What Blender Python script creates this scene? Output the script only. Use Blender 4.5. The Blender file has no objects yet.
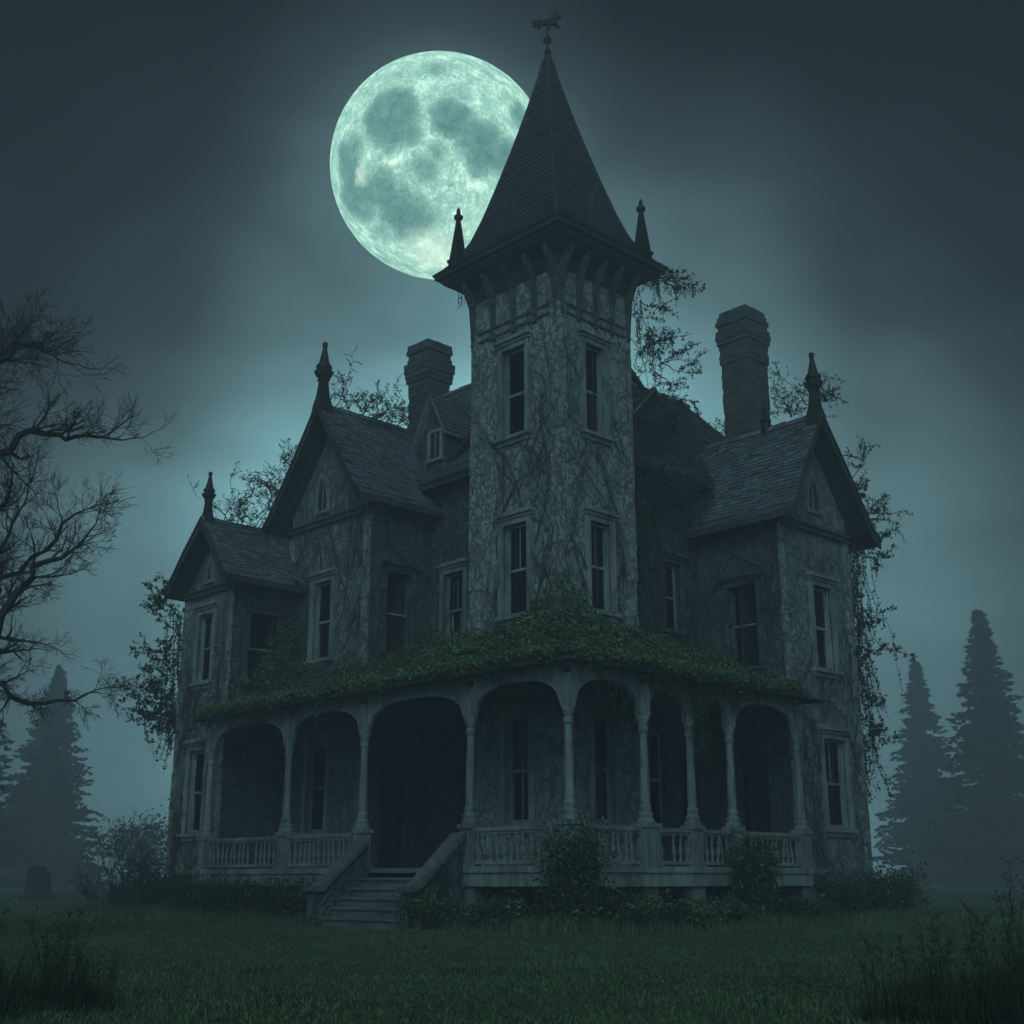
import bpy, bmesh, math, random
import numpy as np
from mathutils import Vector, Matrix, noise as mnoise
random.seed(7); rng = np.random.default_rng(7)
C = bpy.context.scene.collection
SC = bpy.context.scene
PI = math.pi

# ------------------------------------------------------------------ camera
EYE = 0.83; PITCH = math.radians(16.28)
cam = bpy.data.objects.new('camera', bpy.data.cameras.new('camera')); C.objects.link(cam)
cam.location = (0, 0, EYE); cam.rotation_euler = (PI/2 + PITCH, 0, 0)
cam.data.sensor_width = 36; cam.data.lens = 1260/1024*36
cam.data.clip_start = 0.1; cam.data.clip_end = 4000
SC.camera = cam
SC.view_settings.view_transform = 'Standard'; SC.view_settings.look = 'None'
SC.view_settings.exposure = 0.5; SC.view_settings.gamma = 1.0; SC.view_settings.use_curve_mapping = False
SC.cycles.use_denoising = True
SC.cycles.max_bounces = 5; SC.cycles.volume_bounces = 2; SC.cycles.transparent_max_bounces = 12
SC.cycles.diffuse_bounces = 3; SC.cycles.glossy_bounces = 2; SC.cycles.transmission_bounces = 3

# ------------------------------------------------------------------ night sky: thin cloud lit from behind the house
w = bpy.data.worlds.new('World'); SC.world = w; w.use_nodes = True
nt = w.node_tree; nt.nodes.clear()
def N(t, kind, **kw):
    n = t.nodes.new(kind)
    for k, v in kw.items():
        setattr(n, k, v)
    return n
def M_(t, op, a, b=None, c=None):
    n = t.nodes.new('ShaderNodeMath'); n.operation = op
    for i, x in enumerate((a, b, c)):
        if x is None: continue
        if isinstance(x, (int, float)): n.inputs[i].default_value = x
        else: t.links.new(x, n.inputs[i])
    return n.outputs[0]
def ramp(t, fac, stops, interp='LINEAR'):
    n = t.nodes.new('ShaderNodeValToRGB'); cr = n.color_ramp; cr.interpolation = interp
    while len(cr.elements) < len(stops): cr.elements.new(0.5)
    for e, (p, c) in zip(cr.elements, stops):
        e.position = p
        if isinstance(c, (int, float)): c = (c, c, c)
        e.color = (*c, 1)
    t.links.new(fac, n.inputs[0]); return n.outputs[0]
def mixc(t, f, a, b, mode='MIX'):
    n = t.nodes.new('ShaderNodeMix'); n.data_type = 'RGBA'; n.blend_type = mode
    for i, x in ((0, f), (6, a), (7, b)):
        if isinstance(x, (int, float)): n.inputs[i].default_value = x
        elif isinstance(x, tuple): n.inputs[i].default_value = (*x, 1)
        else: t.links.new(x, n.inputs[i])
    return n.outputs[2]
out = N(nt, 'ShaderNodeOutputWorld'); bg = N(nt, 'ShaderNodeBackground')
tc = N(nt, 'ShaderNodeTexCoord'); sep = N(nt, 'ShaderNodeSeparateXYZ')
nt.links.new(tc.outputs['Generated'], sep.inputs[0])
X_, Y_, Z_ = sep.outputs
mp = N(nt, 'ShaderNodeMapping'); mp.inputs['Scale'].default_value = (1.1, 1.1, 3.2); mp.inputs['Rotation'].default_value = (0, math.radians(-14), 0)
nt.links.new(tc.outputs['Generated'], mp.inputs[0])
nz = N(nt, 'ShaderNodeTexNoise'); nz.inputs['Scale'].default_value = 2.1; nz.inputs['Detail'].default_value = 3; nz.inputs['Roughness'].default_value = .42
nt.links.new(mp.outputs[0], nz.inputs['Vector'])
nzo = M_(nt, 'SUBTRACT', nz.outputs['Fac'], 0.5)
# elevation with drifting cloud edges; the glow sits behind the house (+Y) and dies away to the sides
xo = M_(nt, 'SUBTRACT', X_, 0.02)
side = M_(nt, 'MULTIPLY', M_(nt, 'MULTIPLY', xo, xo), 0.55)
el = M_(nt, 'ADD', M_(nt, 'ADD', Z_, M_(nt, 'MULTIPLY', nzo, 0.22)), side)
band = ramp(nt, el, [(0.0, 1.0), (0.14, 1.0), (0.30, 0.95), (0.36, 0.80), (0.44, 0.50), (0.52, 0.26), (0.60, 0.12), (0.70, 0.04), (0.85, 0.0)], 'B_SPLINE')
hz = M_(nt, 'SQRT', M_(nt, 'ADD', M_(nt, 'MULTIPLY', X_, X_), M_(nt, 'ADD', M_(nt, 'MULTIPLY', Y_, Y_), 1e-5)))
azc = M_(nt, 'DIVIDE', Y_, hz)
ay = ramp(nt, azc, [(0.0, 0.82), (0.5, 0.80), (0.80, 0.50), (0.91, 0.33), (0.955, 0.50), (0.985, 0.82), (1.0, 1.0)], 'EASE')
g = M_(nt, 'MULTIPLY', band, ay)
# thin cloud glowing around the moon
md_ = N(nt, 'ShaderNodeVectorMath', operation='DOT_PRODUCT'); nt.links.new(tc.outputs['Generated'], md_.inputs[0])
_p = math.radians(16.28); _m = (Vector((441-512, 0, 0)) + Vector((0, math.cos(_p), math.sin(_p)))*1260 + Vector((0, -math.sin(_p), math.cos(_p)))*(512-185)).normalized(); md_.inputs[1].default_value = tuple(_m)
halo = ramp(nt, md_.outputs['Value'], [(0.965, 0.0), (0.985, 0.035), (0.9945, 0.14), (0.9975, 0.22)], 'B_SPLINE')
g = M_(nt, 'MAXIMUM', g, M_(nt, 'ADD', M_(nt, 'MULTIPLY', g, .6), halo))
nz2 = N(nt, 'ShaderNodeTexNoise'); nz2.inputs['Scale'].default_value = 5; nz2.inputs['Detail'].default_value = 5
nt.links.new(mp.outputs[0], nz2.inputs['Vector'])
g = M_(nt, 'MULTIPLY', g, M_(nt, 'ADD', 0.8, M_(nt, 'MULTIPLY', nz2.outputs['Fac'], 0.4)))
col = ramp(nt, g, [(0.0, (0.0020, 0.0020, 0.0036)), (0.10, (0.0060, 0.0085, 0.0115)), (0.22, (0.020, 0.033, 0.039)), (0.40, (0.060, 0.115, 0.127)), (0.6, (0.125, 0.265, 0.29)), (1.0, (0.31, 0.68, 0.72))])
nt.links.new(col, bg.inputs[0]); bg.inputs[1].default_value = 1.18
nt.links.new(bg.outputs[0], out.inputs[0])

# one soft lamp: broad fill added in front of the house, the moon being behind it
sun = bpy.data.objects.new('sun', bpy.data.lights.new('sun', 'SUN')); C.objects.link(sun)
sun.data.energy = 0.74; sun.data.angle = math.radians(38); sun.data.color = (0.58, 0.92, 1.0)
SUN_EL, SUN_AZ = math.radians(34), math.radians(-7)          # from in front of the facade, a little to the left
sd = Vector((math.sin(SUN_AZ)*math.cos(SUN_EL), -math.cos(SUN_AZ)*math.cos(SUN_EL), math.sin(SUN_EL)))
sun.rotation_euler = sd.to_track_quat('Z', 'Y').to_euler()

HAZE_DENSITY = 0.0080; HAZE_COLOR = (0.90, 0.90, 1.0)

# ------------------------------------------------------------------ materials
MATS = {}
def mat(name, rough=0.8, spec=0.3):
    m = bpy.data.materials.new(name); m.use_nodes = True
    t = m.node_tree; b = t.nodes['Principled BSDF']
    b.inputs['Roughness'].default_value = rough
    b.inputs['Specular IOR Level'].default_value = spec
    MATS[name] = m
    return m, t, b
def obj_coord(t, scale=(1, 1, 1)):
    c = N(t, 'ShaderNodeTexCoord'); mp = N(t, 'ShaderNodeMapping'); mp.inputs['Scale'].default_value = scale
    t.links.new(c.outputs['Object'], mp.inputs[0]); return mp.outputs[0]
def noise(t, vec, scale, detail=4, rough=.55, dist=0.):
    n = N(t, 'ShaderNodeTexNoise'); n.inputs['Scale'].default_value = scale; n.inputs['Detail'].default_value = detail
    n.inputs['Roughness'].default_value = rough; n.inputs['Distortion'].default_value = dist
    t.links.new(vec, n.inputs['Vector']); return n
def bump(t, b, h, strength=.5, dist=.02):
    n = N(t, 'ShaderNodeBump'); n.inputs['Strength'].default_value = strength; n.inputs['Distance'].default_value = dist
    t.links.new(h, n.inputs['Height']); t.links.new(n.outputs[0], b.inputs['Normal'])

def wall_material(name, lo, hi, web=1.0, creeper=.035):
    m, t, b = mat(name, .9, .15)
    v = obj_coord(t)
    n1 = noise(t, v, .55, 5, .6); n2 = noise(t, v, 5.0, 5, .65)
    vs = obj_coord(t, (6, 6, .7)); n3 = noise(t, vs, 1.6, 4, .6)         # rain streaks
    f = M_(t, 'ADD', M_(t, 'MULTIPLY', n1.outputs['Fac'], .55), M_(t, 'ADD', M_(t, 'MULTIPLY', n2.outputs['Fac'], .3), M_(t, 'MULTIPLY', n3.outputs['Fac'], .35)))
    base = ramp(t, f, [(.38, lo), (.62, tuple((x+y)/2 for x, y in zip(lo, hi))), (.82, hi)])
    # web of dead creeper stems grown over the stones
    dn = noise(t, v, 2.2, 3, .6)
    va = N(t, 'ShaderNodeVectorMath', operation='MULTIPLY_ADD'); t.links.new(dn.outputs['Color'], va.inputs[0]); va.inputs[1].default_value = (.55, .55, .55)
    vw = obj_coord(t, (1, 1, .72)); t.links.new(vw, va.inputs[2])
    webs = []
    for sc, wd in ((2.6, .035), (5.2, .05)):
        vo = N(t, 'ShaderNodeTexVoronoi', feature='DISTANCE_TO_EDGE'); vo.inputs['Scale'].default_value = sc
        t.links.new(va.outputs[0], vo.inputs['Vector'])
        webs.append(ramp(t, vo.outputs['Distance'], [(0.0, 1.0), (wd, .75), (wd*2.4, 0.0)]))
    patch = ramp(t, n1.outputs['Fac'], [(.36, .25), (.55, 1.0)])
    wf = M_(t, 'MULTIPLY', M_(t, 'MAXIMUM', webs[0], M_(t, 'MULTIPLY', webs[1], patch)), web)
    n5 = noise(t, v, 9, 4, .7)
    wf = M_(t, 'MULTIPLY', wf, ramp(t, n5.outputs['Fac'], [(.33, .35), (.55, 1)]))
    c = mixc(t, wf, base, (creeper*.85, creeper, creeper*.85))
    # mossy / dirty patches
    n4 = noise(t, v, .8, 6, .65); mf = ramp(t, n4.outputs['Fac'], [(.52, 0.), (.66, .55)])
    c = mixc(t, mf, c, (lo[0]*.45, lo[1]*.55, lo[2]*.38))
    t.links.new(c, b.inputs['Base Color'])
    h = M_(t, 'ADD', M_(t, 'MULTIPLY', wf, 1.0), M_(t, 'MULTIPLY', n2.outputs['Fac'], .8))
    bump(t, b, h, .7, .03)
    return m
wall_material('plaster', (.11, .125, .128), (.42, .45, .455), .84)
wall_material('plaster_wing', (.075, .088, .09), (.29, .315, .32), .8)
wall_material('plaster_dark', (.045, .053, .053), (.15, .165, .168), .9, .025)  # darker copy: shade of the side and recessed walls put into the colour

def simple(name, lo, hi, scale=4, rough=.8, stretch=(1, 1, 1), bs=.5, bd=.01, spec=.2):
    m, t, b = mat(name, rough, spec)
    v = obj_coord(t, stretch); n = noise(t, v, scale, 6, .65); n2 = noise(t, v, scale*.18, 3, .5)
    f = M_(t, 'ADD', M_(t, 'MULTIPLY', n.outputs['Fac'], .6), M_(t, 'MULTIPLY', n2.outputs['Fac'], .4))
    t.links.new(ramp(t, f, [(.35, lo), (.65, hi)]), b.inputs['Base Color'])
    bump(t, b, n.outputs['Fac'], bs, bd); return m
simple('trim', (.06, .073, .074), (.30, .33, .335), 7, .8, (1, 1, .3), .7, .012)
simple('post_paint', (.07, .082, .084), (.26, .29, .30), 9, .75, (1, 1, .25), .7, .012)
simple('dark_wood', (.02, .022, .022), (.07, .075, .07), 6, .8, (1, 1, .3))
simple('interior_shade', (.02, .02, .022), (.035, .036, .038), 3, .95)  # near-black, the darkness of unlit rooms put into the colour
simple('step_stone', (.05, .06, .06), (.18, .20, .195), 6, .85)
simple('foundation', (.06, .07, .065), (.20, .22, .20), 5, .9)
simple('iron', (.015, .015, .017), (.03, .03, .032), 10, .6)
simple('rust', (.02, .006, .005), (.05, .014, .010), 10, .8)
simple('bark', (.018, .019, .02), (.05, .05, .048), 8, .95, (1, 1, .3))
simple('vine_stem', (.03, .028, .024), (.075, .07, .06), 10, .95)
simple('gravestone', (.015, .017, .018), (.05, .055, .055), 5, .9)
simple('cloth', (.20, .22, .22), (.60, .62, .60), 6, .95, (1, 1, .2))

def island_mat(name, lo, hi, scale, rough=.85, moss=None, spec=.2, bs=.4):
    m, t, b = mat(name, rough, spec)
    g_ = N(t, 'ShaderNodeNewGeometry'); v = obj_coord(t); n = noise(t, v, scale, 5, .6)
    f = M_(t, 'ADD', M_(t, 'MULTIPLY', g_.outputs['Random Per Island'], .42), M_(t, 'MULTIPLY', n.outputs['Fac'], .58))
    c = ramp(t, f, [(.15, lo), (.85, hi)])
    if moss:
        n2 = noise(t, v, moss[0], 5, .7)
        c = mixc(t, ramp(t, n2.outputs['Fac'], [(moss[1], 0.), (moss[1]+.12, .8)]), c, moss[2])
    t.links.new(c, b.inputs['Base Color'])
    if bs: bump(t, b, n.outputs['Fac'], bs, .01)
    return m
island_mat('shingle', (.045, .053, .065), (.18, .20, .23), 6, .8, (1.1, .56, (.06, .085, .05)))
island_mat('shingle_mossy', (.04, .052, .05), (.14, .17, .155), 6, .85, (1.1, .50, (.045, .07, .038)))
island_mat('shingle_green', (.04, .055, .042), (.14, .19, .13), 6, .85, (1.4, .36, (.07, .125, .05)))
island_mat('spire_slate', (.022, .027, .032), (.06, .068, .075), 6, .8)
island_mat('brick', (.03, .033, .034), (.095, .10, .10), 6, .9)
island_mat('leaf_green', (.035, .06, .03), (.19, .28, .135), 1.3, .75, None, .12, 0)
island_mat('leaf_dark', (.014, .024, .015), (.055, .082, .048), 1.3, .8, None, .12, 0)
island_mat('leaf_dead', (.022, .022, .018), (.06, .062, .05), 2, .85, None, .12, 0)
island_mat('needle', (.010, .018, .014), (.032, .048, .036), 1, .85, None, .12, 0)
island_mat('grass', (.035, .055, .030), (.15, .215, .115), .6, .85, None, .10, 0)
island_mat('weed', (.018, .023, .018), (.05, .06, .04), 3, .9, None, .1, 0)

m, t, b = mat('lawn', .95, .1)
v = obj_coord(t); n1 = noise(t, v, .35, 5, .6); n2 = noise(t, v, 14, 5, .7); n3 = noise(t, obj_coord(t, (1, 2.2, 1)), 2.2, 5, .65)
f = M_(t, 'ADD', M_(t, 'MULTIPLY', n1.outputs['Fac'], .4), M_(t, 'ADD', M_(t, 'MULTIPLY', n2.outputs['Fac'], .25), M_(t, 'MULTIPLY', n3.outputs['Fac'], .35)))
t.links.new(ramp(t, f, [(.38, (.02, .032, .018)), (.5, (.08, .12, .066)), (.62, (.14, .195, .11))]), b.inputs['Base Color'])
bump(t, b, M_(t, 'ADD', n2.outputs['Fac'], n3.outputs['Fac']), 1.0, .05)

# window glass: dirty, mostly clear, a little sheen
m, t, b = mat('glass', .12, .5)
tr = N(t, 'ShaderNodeBsdfTransparent'); tr.inputs[0].default_value = (.55, .6, .6, 1)
gl = N(t, 'ShaderNodeBsdfGlossy'); gl.inputs['Roughness'].default_value = .15; gl.inputs[0].default_value = (.6, .7, .7, 1)
v = obj_coord(t); n = noise(t, v, 6, 5, .7)
mx = N(t, 'ShaderNodeMixShader'); t.links.new(ramp(t, n.outputs['Fac'], [(.3, .01), (.75, .06)]), mx.inputs[0])
t.links.new(tr.outputs[0], mx.inputs[1]); t.links.new(gl.outputs[0], mx.inputs[2])
t.links.new(mx.outputs[0], t.nodes['Material Output'].inputs[0])

# ------------------------------------------------------------------ mesh helpers
class MB:
    def __init__(s): s.v = []; s.f = []
    def poly(s, pts):
        n = len(s.v); s.v += [tuple(p) for p in pts]; s.f.append(tuple(range(n, n+len(pts))))
    def hexa(s, b4, t4):
        n = len(s.v); s.v += [tuple(p) for p in b4] + [tuple(p) for p in t4]
        s.f += [(n, n+1, n+2, n+3), (n+4, n+5, n+6, n+7)] + [(n+i, n+(i+1) % 4, n+4+(i+1) % 4, n+4+i) for i in range(4)]
    def box(s, x0, x1, y0, y1, z0, z1):
        s.hexa([(x0, y0, z0), (x1, y0, z0), (x1, y1, z0), (x0, y1, z0)], [(x0, y0, z1), (x1, y0, z1), (x1, y1, z1), (x0, y1, z1)])
    def prism(s, a, bq):               # two matching outlines joined into a solid
        n = len(s.v); k = len(a); s.v += [tuple(p) for p in a] + [tuple(p) for p in bq]
        s.f += [tuple(range(n, n+k)), tuple(range(n+k, n+2*k))] + [(n+i, n+(i+1) % k, n+k+(i+1) % k, n+k+i) for i in range(k)]
    def tube(s, pts, rad, sides=6, cap=True):
        pts = [Vector(p) for p in pts]; n0 = len(s.v); up = None
        for i, p in enumerate(pts):
            d = (pts[min(i+1, len(pts)-1)] - pts[max(i-1, 0)])
            if d.length < 1e-7: d = Vector((0, 0, 1))
            d.normalize()
            if up is None: up = d.orthogonal().normalized()
            up = (up - d*up.dot(d));
            if up.length < 1e-5: up = d.orthogonal()
            up.normalize(); q = d.cross(up); r = rad[i] if hasattr(rad, '__len__') else rad
            for k in range(sides):
                a = 2*PI*k/sides; s.v.append(tuple(p + (up*math.cos(a) + q*math.sin(a))*r))
        for i in range(len(pts)-1):
            for k in range(sides):
                a = n0+i*sides+k; b_ = n0+i*sides+(k+1) % sides
                s.f.append((a, b_, b_+sides, a+sides))
        if cap:
            s.f.append(tuple(range(n0, n0+sides))); s.f.append(tuple(range(len(s.v)-sides, len(s.v))))
    def lathe(s, cx, cy, prof, sides=12, sq=0., rot=0.):   # prof: (z, r); sq=1 makes it square
        n0 = len(s.v)
        for z, r in prof:
            for k in range(sides):
                a = 2*PI*(k+.5)/sides + rot; s.v.append((cx + r*math.cos(a), cy + r*math.sin(a), z))
        for i in range(len(prof)-1):
            for k in range(sides):
                a = n0+i*sides+k; b_ = n0+i*sides+(k+1) % sides; s.f.append((a, b_, b_+sides, a+sides))
        s.f.append(tuple(range(n0, n0+sides))); s.f.append(tuple(range(len(s.v)-sides, len(s.v))))
    def leaf(s, p, size, nrm=None, flat=.0):
        d = Vector((random.gauss(0, 1), random.gauss(0, 1), random.gauss(0, 1)))
        if nrm is not None and flat > 0: d = d*(1-flat) + Vector(nrm)*flat*2
        d.normalize(); a = d.orthogonal().normalized(); a = (Matrix.Rotation(random.random()*2*PI, 3, d) @ a); c = d.cross(a)
        l = size*random.uniform(.55, 1.5); wd = l*random.uniform(.35, .6); p = Vector(p)
        s.poly([p - a*l*.5, p + c*wd*.5 + d*l*.06, p + a*l*.5, p - c*wd*.5 + d*l*.06])
    def build(s, name, material, parent=None, smooth=False, fix=True):
        me = bpy.data.meshes.new(name); me.from_pydata(s.v, [], s.f); me.materials.append(MATS[material])
        if fix and len(s.f) < 6000:
            bm = bmesh.new(); bm.from_mesh(me); bmesh.ops.recalc_face_normals(bm, faces=bm.faces); bm.to_mesh(me); bm.free()
        if smooth: me.polygons.foreach_set('use_smooth', [True]*len(me.polygons))
        o = bpy.data.objects.new(name, me); C.objects.link(o); o.parent = parent; return o
def tag(o, label=None, cat=None, group=None, kind=None):
    if label: o['label'] = label
    if cat: o['category'] = cat
    if group: o['group'] = group
    if kind: o['kind'] = kind
    return o
def empty(name, loc=(0, 0, 0), rz=0):
    o = bpy.data.objects.new(name, None); C.objects.link(o); o.location = loc; o.rotation_euler = (0, 0, rz); o.empty_display_size = .3; return o

# ------------------------------------------------------------------ house frame: a = along the left front, b = along the right front
HC = Vector((1.0372, 25.6, 0)); DL = Vector((-.6945, .7195, 0)); DR = Vector((.7195, .6945, 0)); HROT = math.atan2(.6945, .7195)
def P(u, v, z): return (v, u, z)                       # house-local coordinates
def HW(u, v, z): return HC + DL*u + DR*v + Vector((0, 0, z))   # the same point in the world
class Face:
    """vertical wall plane; 'V' runs along the left front, 'U' along the right front"""
    def __init__(s, kind, plane): s.k = kind; s.p = plane
    def __call__(s, a, z, d=0.):
        return P(a, s.p-d, z) if s.k == 'V' else P(s.p-d, a, z)
    def world(s, a, z, d=0.):
        q = s(a, z, d); return HW(q[1], q[0], q[2])
    def normal(s): return -DR if s.k == 'V' else -DL
    def box(s, mb, a0, a1, z0, z1, d0, d1):
        p = [s(a, z, d) for a, d in ((a0, d0), (a1, d0), (a1, d1), (a0, d1)) for z in (z0,)]
        q = [s(a, z1, d) for a, d in ((a0, d0), (a1, d0), (a1, d1), (a0, d1))]
        mb.hexa(p, q)
    def outline(s, mb, pts, d0, d1): mb.prism([s(a, z, d0) for a, z in pts], [s(a, z, d1) for a, z in pts])
def wall(mb, fc, a0, a1, z0, z1, holes=(), rev=.26, n=0):
    xs = sorted({a0, a1, *[h[0] for h in holes], *[h[1] for h in holes]}); zs = sorted({z0, z1, *[h[2] for h in holes], *[h[3] for h in holes]})
    for i in range(len(xs)-1):
        for j in range(len(zs)-1):
            cx, cz = (xs[i]+xs[i+1])/2, (zs[j]+zs[j+1])/2
            if any(h[0] < cx < h[1] and h[2] < cz < h[3] for h in holes): continue
            mb.poly([fc(xs[i], zs[j]), fc(xs[i+1], zs[j]), fc(xs[i+1], zs[j+1]), fc(xs[i], zs[j+1])])
    for h in holes:
        c = [(h[0], h[2]), (h[1], h[2]), (h[1], h[3]), (h[0], h[3])]
        for k in range(4):
            (p, q), (r, s_) = c[k], c[(k+1) % 4]
            mb.poly([fc(p, q), fc(r, s_), fc(r, s_, -rev), fc(p, q, -rev)])

house = empty('haunted_mansion', HC, HROT)
tag(house, 'derelict gothic mansion with tall corner tower, steep gables and arched wraparound porch', 'house')

# ---- walls
FT_V, FT_U = Face('V', 0), Face('U', 0)
F1, F1s = Face('V', -.02), Face('U', 6.55)
FR_V = Face('V', 2.0); F2, F2s = Face('V', -1.9), Face('U', 9.7)
FR_U = Face('U', .5); F3, F3s = Face('U', -1.9), Face('V', 5.2)
WIN = [  # face, a0, a1, z0, z1, style
    (FT_V, 1.04, 1.79, 10.4, 12.5, 'sash'), (FT_V, .99, 1.75, 6.3, 8.32, 'curtain'), (FT_V, .95, 1.68, 1.95, 4.1, 'muntin'),
    (FT_U, .80, 1.45, 10.35, 12.45, 'sash'), (FT_U, .87, 1.54, 6.35, 8.3, 'curtain'), (FT_U, .87, 1.50, 1.95, 4.1, 'curtain'),
    (F1, 8.06, 8.84, 6.2, 8.2, 'curtain'), (F1, 8.0, 8.8, 1.95, 4.0, 'curtain'),
    (F1s, .52, 1.30, 6.22, 8.25, 'open'), (FR_V, 5.3, 6.05, 6.35, 8.3, 'curtain'),
    (F2, 10.55, 11.25, 5.7, 7.45, 'curtain'), (F2, 10.5, 11.25, 1.95, 3.95, 'curtain'), (F2s, -1.38, -.45, 5.65, 7.4, 'open'),
    (F3, 6.42, 7.20, 5.5, 7.45, 'curtain'), (F3, 6.44, 7.34, 1.95, 3.9, 'curtain'), (F3s, -1.22, -.42, 5.5, 7.4, 'open'),
    (FR_U, 3.95, 4.55, 6.4, 8.0, 'curtain'), (FR_U, 3.0, 3.8, 1.95, 4.0, 'muntin'),
]
DOORS = [(FR_V, 4.2, 5.4, 1.07, 3.6), (F1s, .5, 1.4, 1.07, 3.5), (FR_U, 4.25, 4.95, 1.07, 3.6), (F3s, -1.3, -.4, 1.07, 3.6)]
def holes(fc): return [w_[1:5] for w_ in WIN if w_[0] is fc] + [d_[1:5] for d_ in DOORS if d_[0] is fc]
TU, TV, TZ = 2.83, 2.36, 14.35
mb = MB(); wall(mb, FT_V, 0, TU, 0, TZ, holes(FT_V)); wall(mb, FT_U, 0, TV, 0, TZ, holes(FT_U))
wall(mb, Face('V', TV), 0, TU, 0, TZ); wall(mb, Face('U', TU), 0, TV, 0, TZ)
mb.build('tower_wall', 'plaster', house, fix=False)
mb = MB(); wall(mb, FR_V, 2.5, 6.55, 0, 10.75, holes(FR_V)); wall(mb, FR_V, 9.9, 12.0, 0, 9.9)
wall(mb, FR_U, 2.2, 5.2, 0, 10.15, holes(FR_U))
mb.poly([P(12, 2, 0), P(12, 12, 0), P(12, 12, 10.6), P(12, 2, 10.6)]); mb.poly([P(.5, 12, 0), P(12, 12, 0), P(12, 12, 10.6), P(.5, 12, 10.3)])
mb.poly([P(.5, 8, 0), P(.5, 12, 0), P(.5, 12, 10.1), P(.5, 8, 10.1)])
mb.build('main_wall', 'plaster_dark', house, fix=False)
g1p = [(10.5, 9.78), (10.18, 10.08), (9.22, 11.33), (8.12, 12.85), (7.1, 11.30), (6.38, 10.22), (6.12, 9.98)]
g2p = [(12.15, 8.14), (11.92, 8.34), (11.3, 9.05), (10.5, 9.86), (9.85, 9.02), (9.38, 8.34), (9.15, 8.14)]
g3p = [(4.78, 8.84), (5.08, 9.08), (5.62, 10.15), (6.45, 11.55), (7.4, 10.36), (8.35, 9.06), (8.72, 8.84)]
def gable_wall(mb, fc, prof, a0, a1, inset=.12):
    """wall under a gable, from its eaves up to just below the roof"""
    lo, hi = sorted((a0, a1)); pr = sorted(prof); pts = []
    def zat(a):
        for (x0, z0), (x1, z1) in zip(pr, pr[1:]):
            if x0 <= a <= x1: return z0 + (z1-z0)*(a-x0)/(x1-x0)
    xs = [lo] + [x for x, z in pr if lo < x < hi] + [hi]
    zmin = min(zat(lo), zat(hi)) - .35
    top = [(x, zat(x)-inset) for x in xs]
    mb.poly([fc(lo, zmin), fc(hi, zmin)] + [fc(x, z) for x, z in reversed(top)])
    return zmin
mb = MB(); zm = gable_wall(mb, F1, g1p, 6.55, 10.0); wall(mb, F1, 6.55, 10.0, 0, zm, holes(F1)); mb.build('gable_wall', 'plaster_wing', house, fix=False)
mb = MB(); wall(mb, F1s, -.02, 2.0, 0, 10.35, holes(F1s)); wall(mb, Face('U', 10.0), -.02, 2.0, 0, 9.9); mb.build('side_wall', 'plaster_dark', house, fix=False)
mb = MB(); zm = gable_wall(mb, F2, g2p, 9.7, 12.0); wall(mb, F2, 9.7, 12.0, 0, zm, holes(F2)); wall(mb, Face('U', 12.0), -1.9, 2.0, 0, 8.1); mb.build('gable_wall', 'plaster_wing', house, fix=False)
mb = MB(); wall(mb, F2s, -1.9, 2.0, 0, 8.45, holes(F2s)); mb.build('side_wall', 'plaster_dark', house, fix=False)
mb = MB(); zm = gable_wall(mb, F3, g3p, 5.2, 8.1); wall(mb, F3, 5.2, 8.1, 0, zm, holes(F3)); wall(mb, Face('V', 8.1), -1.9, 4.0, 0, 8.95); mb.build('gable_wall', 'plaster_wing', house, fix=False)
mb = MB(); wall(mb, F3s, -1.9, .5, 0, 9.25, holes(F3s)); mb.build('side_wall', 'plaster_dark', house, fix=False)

# ---- corner boards, string courses
for fc, a0, a1, z0, z1 in ((FT_V, -.045, .24, 1.07, 13.2), (FT_V, TU-.22, TU+.02, 1.07, 13.2), (FT_U, -.0, .20, 1.07, 13.2), (FT_U, TV-.2, TV+.02, 1.07, 13.2),
                           (F1, 6.51, 6.78, 1.07, 9.9), (F1, 9.8, 10.03, 5.0, 9.6), (F2, 9.66, 9.86, 0.1, 8.1), (F2, 11.84, 12.04, .1, 8.0),
                           (F3, 5.16, 5.38, .1, 8.9), (F3, 7.9, 8.13, .1, 8.8)):
    z = z0; mb = MB()
    while z < z1-.05:                                  # built of uneven lengths, worn at the joints
        h = min(random.uniform(.35, .8), z1-z); dd = .035+random.random()*.02; j = random.uniform(-.012, .012)
        fc.box(mb, a0+j, a1+j, z, z+h-.012, -.01, dd); z += h
    mb.build('corner_board', 'plaster', house)
mb = MB()
for fc, a0, a1, z in ((FT_V, -.06, TU+.05, 9.25), (FT_U, -.06, TV+.05, 9.25), (FT_V, -.05, TU+.05, 13.2), (FT_U, -.05, TV+.05, 13.2),
                      (FT_V, -.05, TU+.05, 12.98), (FT_U, -.05, TV+.05, 12.98)):
    if z > 9.5: mb = MB(); fc.box(mb, a0, a1, z, z+.05, .0, .04); mb.build('string_course', 'plaster_dark', house)
for fc, a0, a1, z in ((F1, 6.5, 10.05, 9.72), (F2, 9.66, 12.04, 7.95), (F3, 5.16, 8.12, 8.72)):
    mb = MB(); fc.box(mb, a0, a1, z, z+.12, 0, .09); fc.box(mb, a0-.02, a1+.02, z+.12, z+.17, 0, .14); mb.build('string_course', 'plaster_dark', house)

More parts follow.
